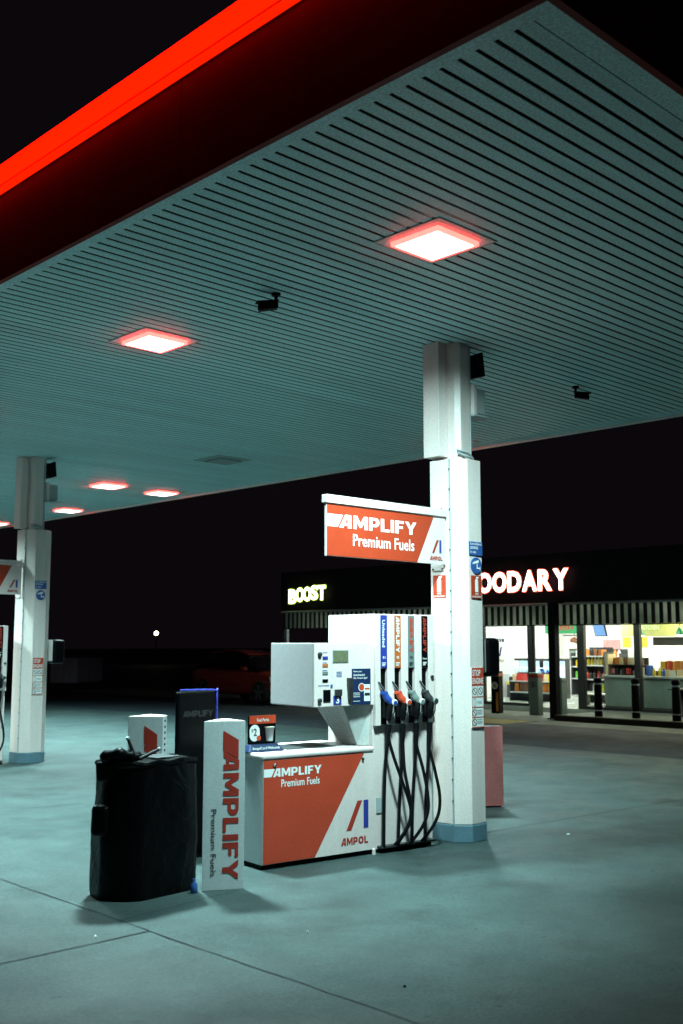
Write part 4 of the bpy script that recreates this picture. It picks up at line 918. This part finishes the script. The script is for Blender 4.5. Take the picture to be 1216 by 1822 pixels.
# ------------------------------------------------------------------ car, distant lamp, far shed
def make_car():
    t = thing('parked_car', 'dark red hatchback parked in the gloom left of the shop', 'car', (19.7, 24.1, 0), rad(-90))
    # x = forward (nose at +2.1), y = left
    st = [(-2.05, .34, .80, .62, .0), (-1.95, .26, .98, .76, .0), (-1.6, .22, 1.0, .83, .0), (-.8, .20, .97, .86, 0), (.2, .20, .95, .87, 0), (.95, .20, .93, .87, 0), (1.45, .22, .87, .85, 0), (1.85, .25, .76, .76, 0), (2.05, .30, .62, .62, 0)]
    b = MB(); rings = []
    for x, z0, z1, w, _ in st:
        h = z1 - z0
        rings.append([(x, w * a, z0 + h * c) for a, c in ((-.80, 0), (-.97, .12), (-1, .45), (-.97, .75), (-.86, .95), (-.5, 1.02), (0, 1.04), (.5, 1.02), (.86, .95), (.97, .75), (1, .45), (.97, .12), (.80, 0))])
    b.loft(rings, True, True); b.build('body', 'carpaint', t, 0, 2, 2)
    g = MB(); rings = []
    for x, z, w in ((-1.95, .98, .70), (-1.62, 1.38, .60), (-.9, 1.47, .60), (-.1, 1.46, .60), (.35, 1.36, .60), (1.12, .93, .72)):
        rings.append([(x, -w, max(.90, z - .5)), (x, -w * .98, (z + .90) / 2), (x, -w * .86, z - .03), (x, 0, z), (x, w * .86, z - .03), (x, w * .98, (z + .90) / 2), (x, w, max(.90, z - .5))])
    g.loft(rings, True, True); g.build('cabin_glass', 'carglass', t, 0, 2, 1)
    r = MB(); rings = [[(x, -.5, z - .02), (x, -.3, z + .008), (x, .3, z + .008), (x, .5, z - .02)] for x, z in ((-1.6, 1.385), (-.9, 1.482), (-.1, 1.472), (.3, 1.37))]
    r.loft(rings, True, True); r.build('roof', 'carpaint', t)
    for sx, sy in ((1.32, 1), (1.32, -1), (-1.3, 1), (-1.3, -1)):
        w = MB(); w.lathe((sx, sy * .80, .32), [(.20, -.10), (.30, -.10), (.32, -.07), (.32, .07), (.30, .10), (.20, .10)], 24, 'y'); w = w.build('wheel', 'tyre', t)
        q = MB(); q.lathe((sx, sy * .80, .32), [(.205, -.07), (.205, .07)], 24, 'y'); q.build('barrel', 'dark', w)
        q = MB()
        for k in range(5):
            a = 2 * PI * k / 5 + .3; c, s_ = cos(a), sin(a); yo = sy * .895
            P_ = lambda rr, off, yy: (sx + c * rr - s_ * off, yy, .32 + s_ * rr + c * off)
            q.hexa([P_(.03, -.03, yo - .01), P_(.21, -.04, yo - .01), P_(.21, .04, yo - .01), P_(.03, .03, yo - .01)], [P_(.03, -.03, yo + .012), P_(.21, -.04, yo + .006), P_(.21, .04, yo + .006), P_(.03, .03, yo + .012)])
        q.lathe((sx, yo, .32), [(.05, -.015), (.05, .015)], 12, 'y'); q.build('rim', 'alloy', w)
    for sy in (1, -1):
        q = MB(); q.hexa([(1.82, sy * .52, .56), (1.97, sy * .45, .56), (1.80, sy * .74, .58), (1.66, sy * .78, .60)], [(1.80, sy * .50, .70), (1.93, sy * .45, .68), (1.74, sy * .72, .74), (1.60, sy * .76, .77)]); q.build('headlight', 'headlamp', t)
        q = MB(); q.box(-2.02, -1.94, sy * .45 if sy > 0 else -.70, .70 if sy > 0 else -.45, .70, .86); q.build('tail_light', 'tail', t)
        q = MB(); q.box(.62, .80, sy * .86 if sy > 0 else -1.0, 1.0 if sy > 0 else -.86, .92, 1.03); q.build('mirror', 'carpaint', t, .03)
        q = MB(); q.box(-.35, -.20, sy * .865 if sy > 0 else -.885, .885 if sy > 0 else -.865, .74, .77); q.build('door_handle', 'steel', t)
    return t
make_car()
t = thing('street_lamp', 'distant lit street lamp, a pale dot in the black sky', 'street lamp', (45.83, 67.66, 0)); q = MB(); q.tube([(0, 0, 0), (0, 0, 2.30)], .05, 8); q.build('pole', 'dark', t); q = MB(); q.lathe((0, 0, 2.22), [(.02, 0), (.13, .06), (.16, .16), (.13, .26), (.02, .32)], 14); q.build('lantern', 'farglow', t)
t = thing('storage_shed', 'pale corrugated shed faint in the dark left of the parked car', 'shed', (24.4, 41.0, 0), rad(35)); q = MB(); q.box(-1.3, 1.3, 0, 1.2, 0, 1.05); q.build('wall', 'pale', t); q = MB(); q.box(-1.35, 1.35, -.05, 1.25, 1.051, 1.12); q.build('roof', 'dark', t)

# ------------------------------------------------------------------ world, camera, render
W = bpy.data.worlds.new('World'); S.world = W; W.use_nodes = True
nt = W.node_tree; N = nt.nodes; L = nt.links; bg = N['Background']
sky = N.new('ShaderNodeTexSky'); sky.sky_type = 'NISHITA'; sky.sun_disc = False; sky.sun_elevation = rad(-8); sky.sun_rotation = rad(200)
mx = N.new('ShaderNodeMixRGB'); mx.blend_type = 'ADD'; mx.inputs[0].default_value = 1; mx.inputs[2].default_value = (.042, .029, .041, 1)
L.new(sky.outputs[0], mx.inputs[1]); L.new(mx.outputs[0], bg.inputs['Color']); bg.inputs['Strength'].default_value = .08

cd = bpy.data.cameras.new('camera'); cam = bpy.data.objects.new('camera', cd); COL.objects.link(cam); S.camera = cam
yaw, pit = rad(46.05), rad(7.0)
F = Vector((cos(yaw) * cos(pit), sin(yaw) * cos(pit), sin(pit))); R = Vector((sin(yaw), -cos(yaw), 0)); U = R.cross(F)
cam.matrix_world = Matrix(((R.x, U.x, -F.x, 0), (R.y, U.y, -F.y, 0), (R.z, U.z, -F.z, 1.7), (0, 0, 0, 1)))
cd.sensor_fit = 'HORIZONTAL'; cd.sensor_width = 24; cd.lens = 24 * 1890 / 1216; cd.clip_start = .05; cd.clip_end = 600
cd.dof.use_dof = True; cd.dof.focus_distance = 9.0; cd.dof.aperture_fstop = 2.8
S.view_settings.view_transform = 'Standard'; S.view_settings.look = 'None'; S.view_settings.exposure = 0
S.render.engine = 'CYCLES'
cy = S.cycles; cy.use_denoising = True; cy.max_bounces = 8; cy.diffuse_bounces = 4; cy.glossy_bounces = 3; cy.transparent_max_bounces = 8
cy.sample_clamp_indirect = 4; cy.sample_clamp_direct = 0; cy.caustics_reflective = False; cy.caustics_refractive = False
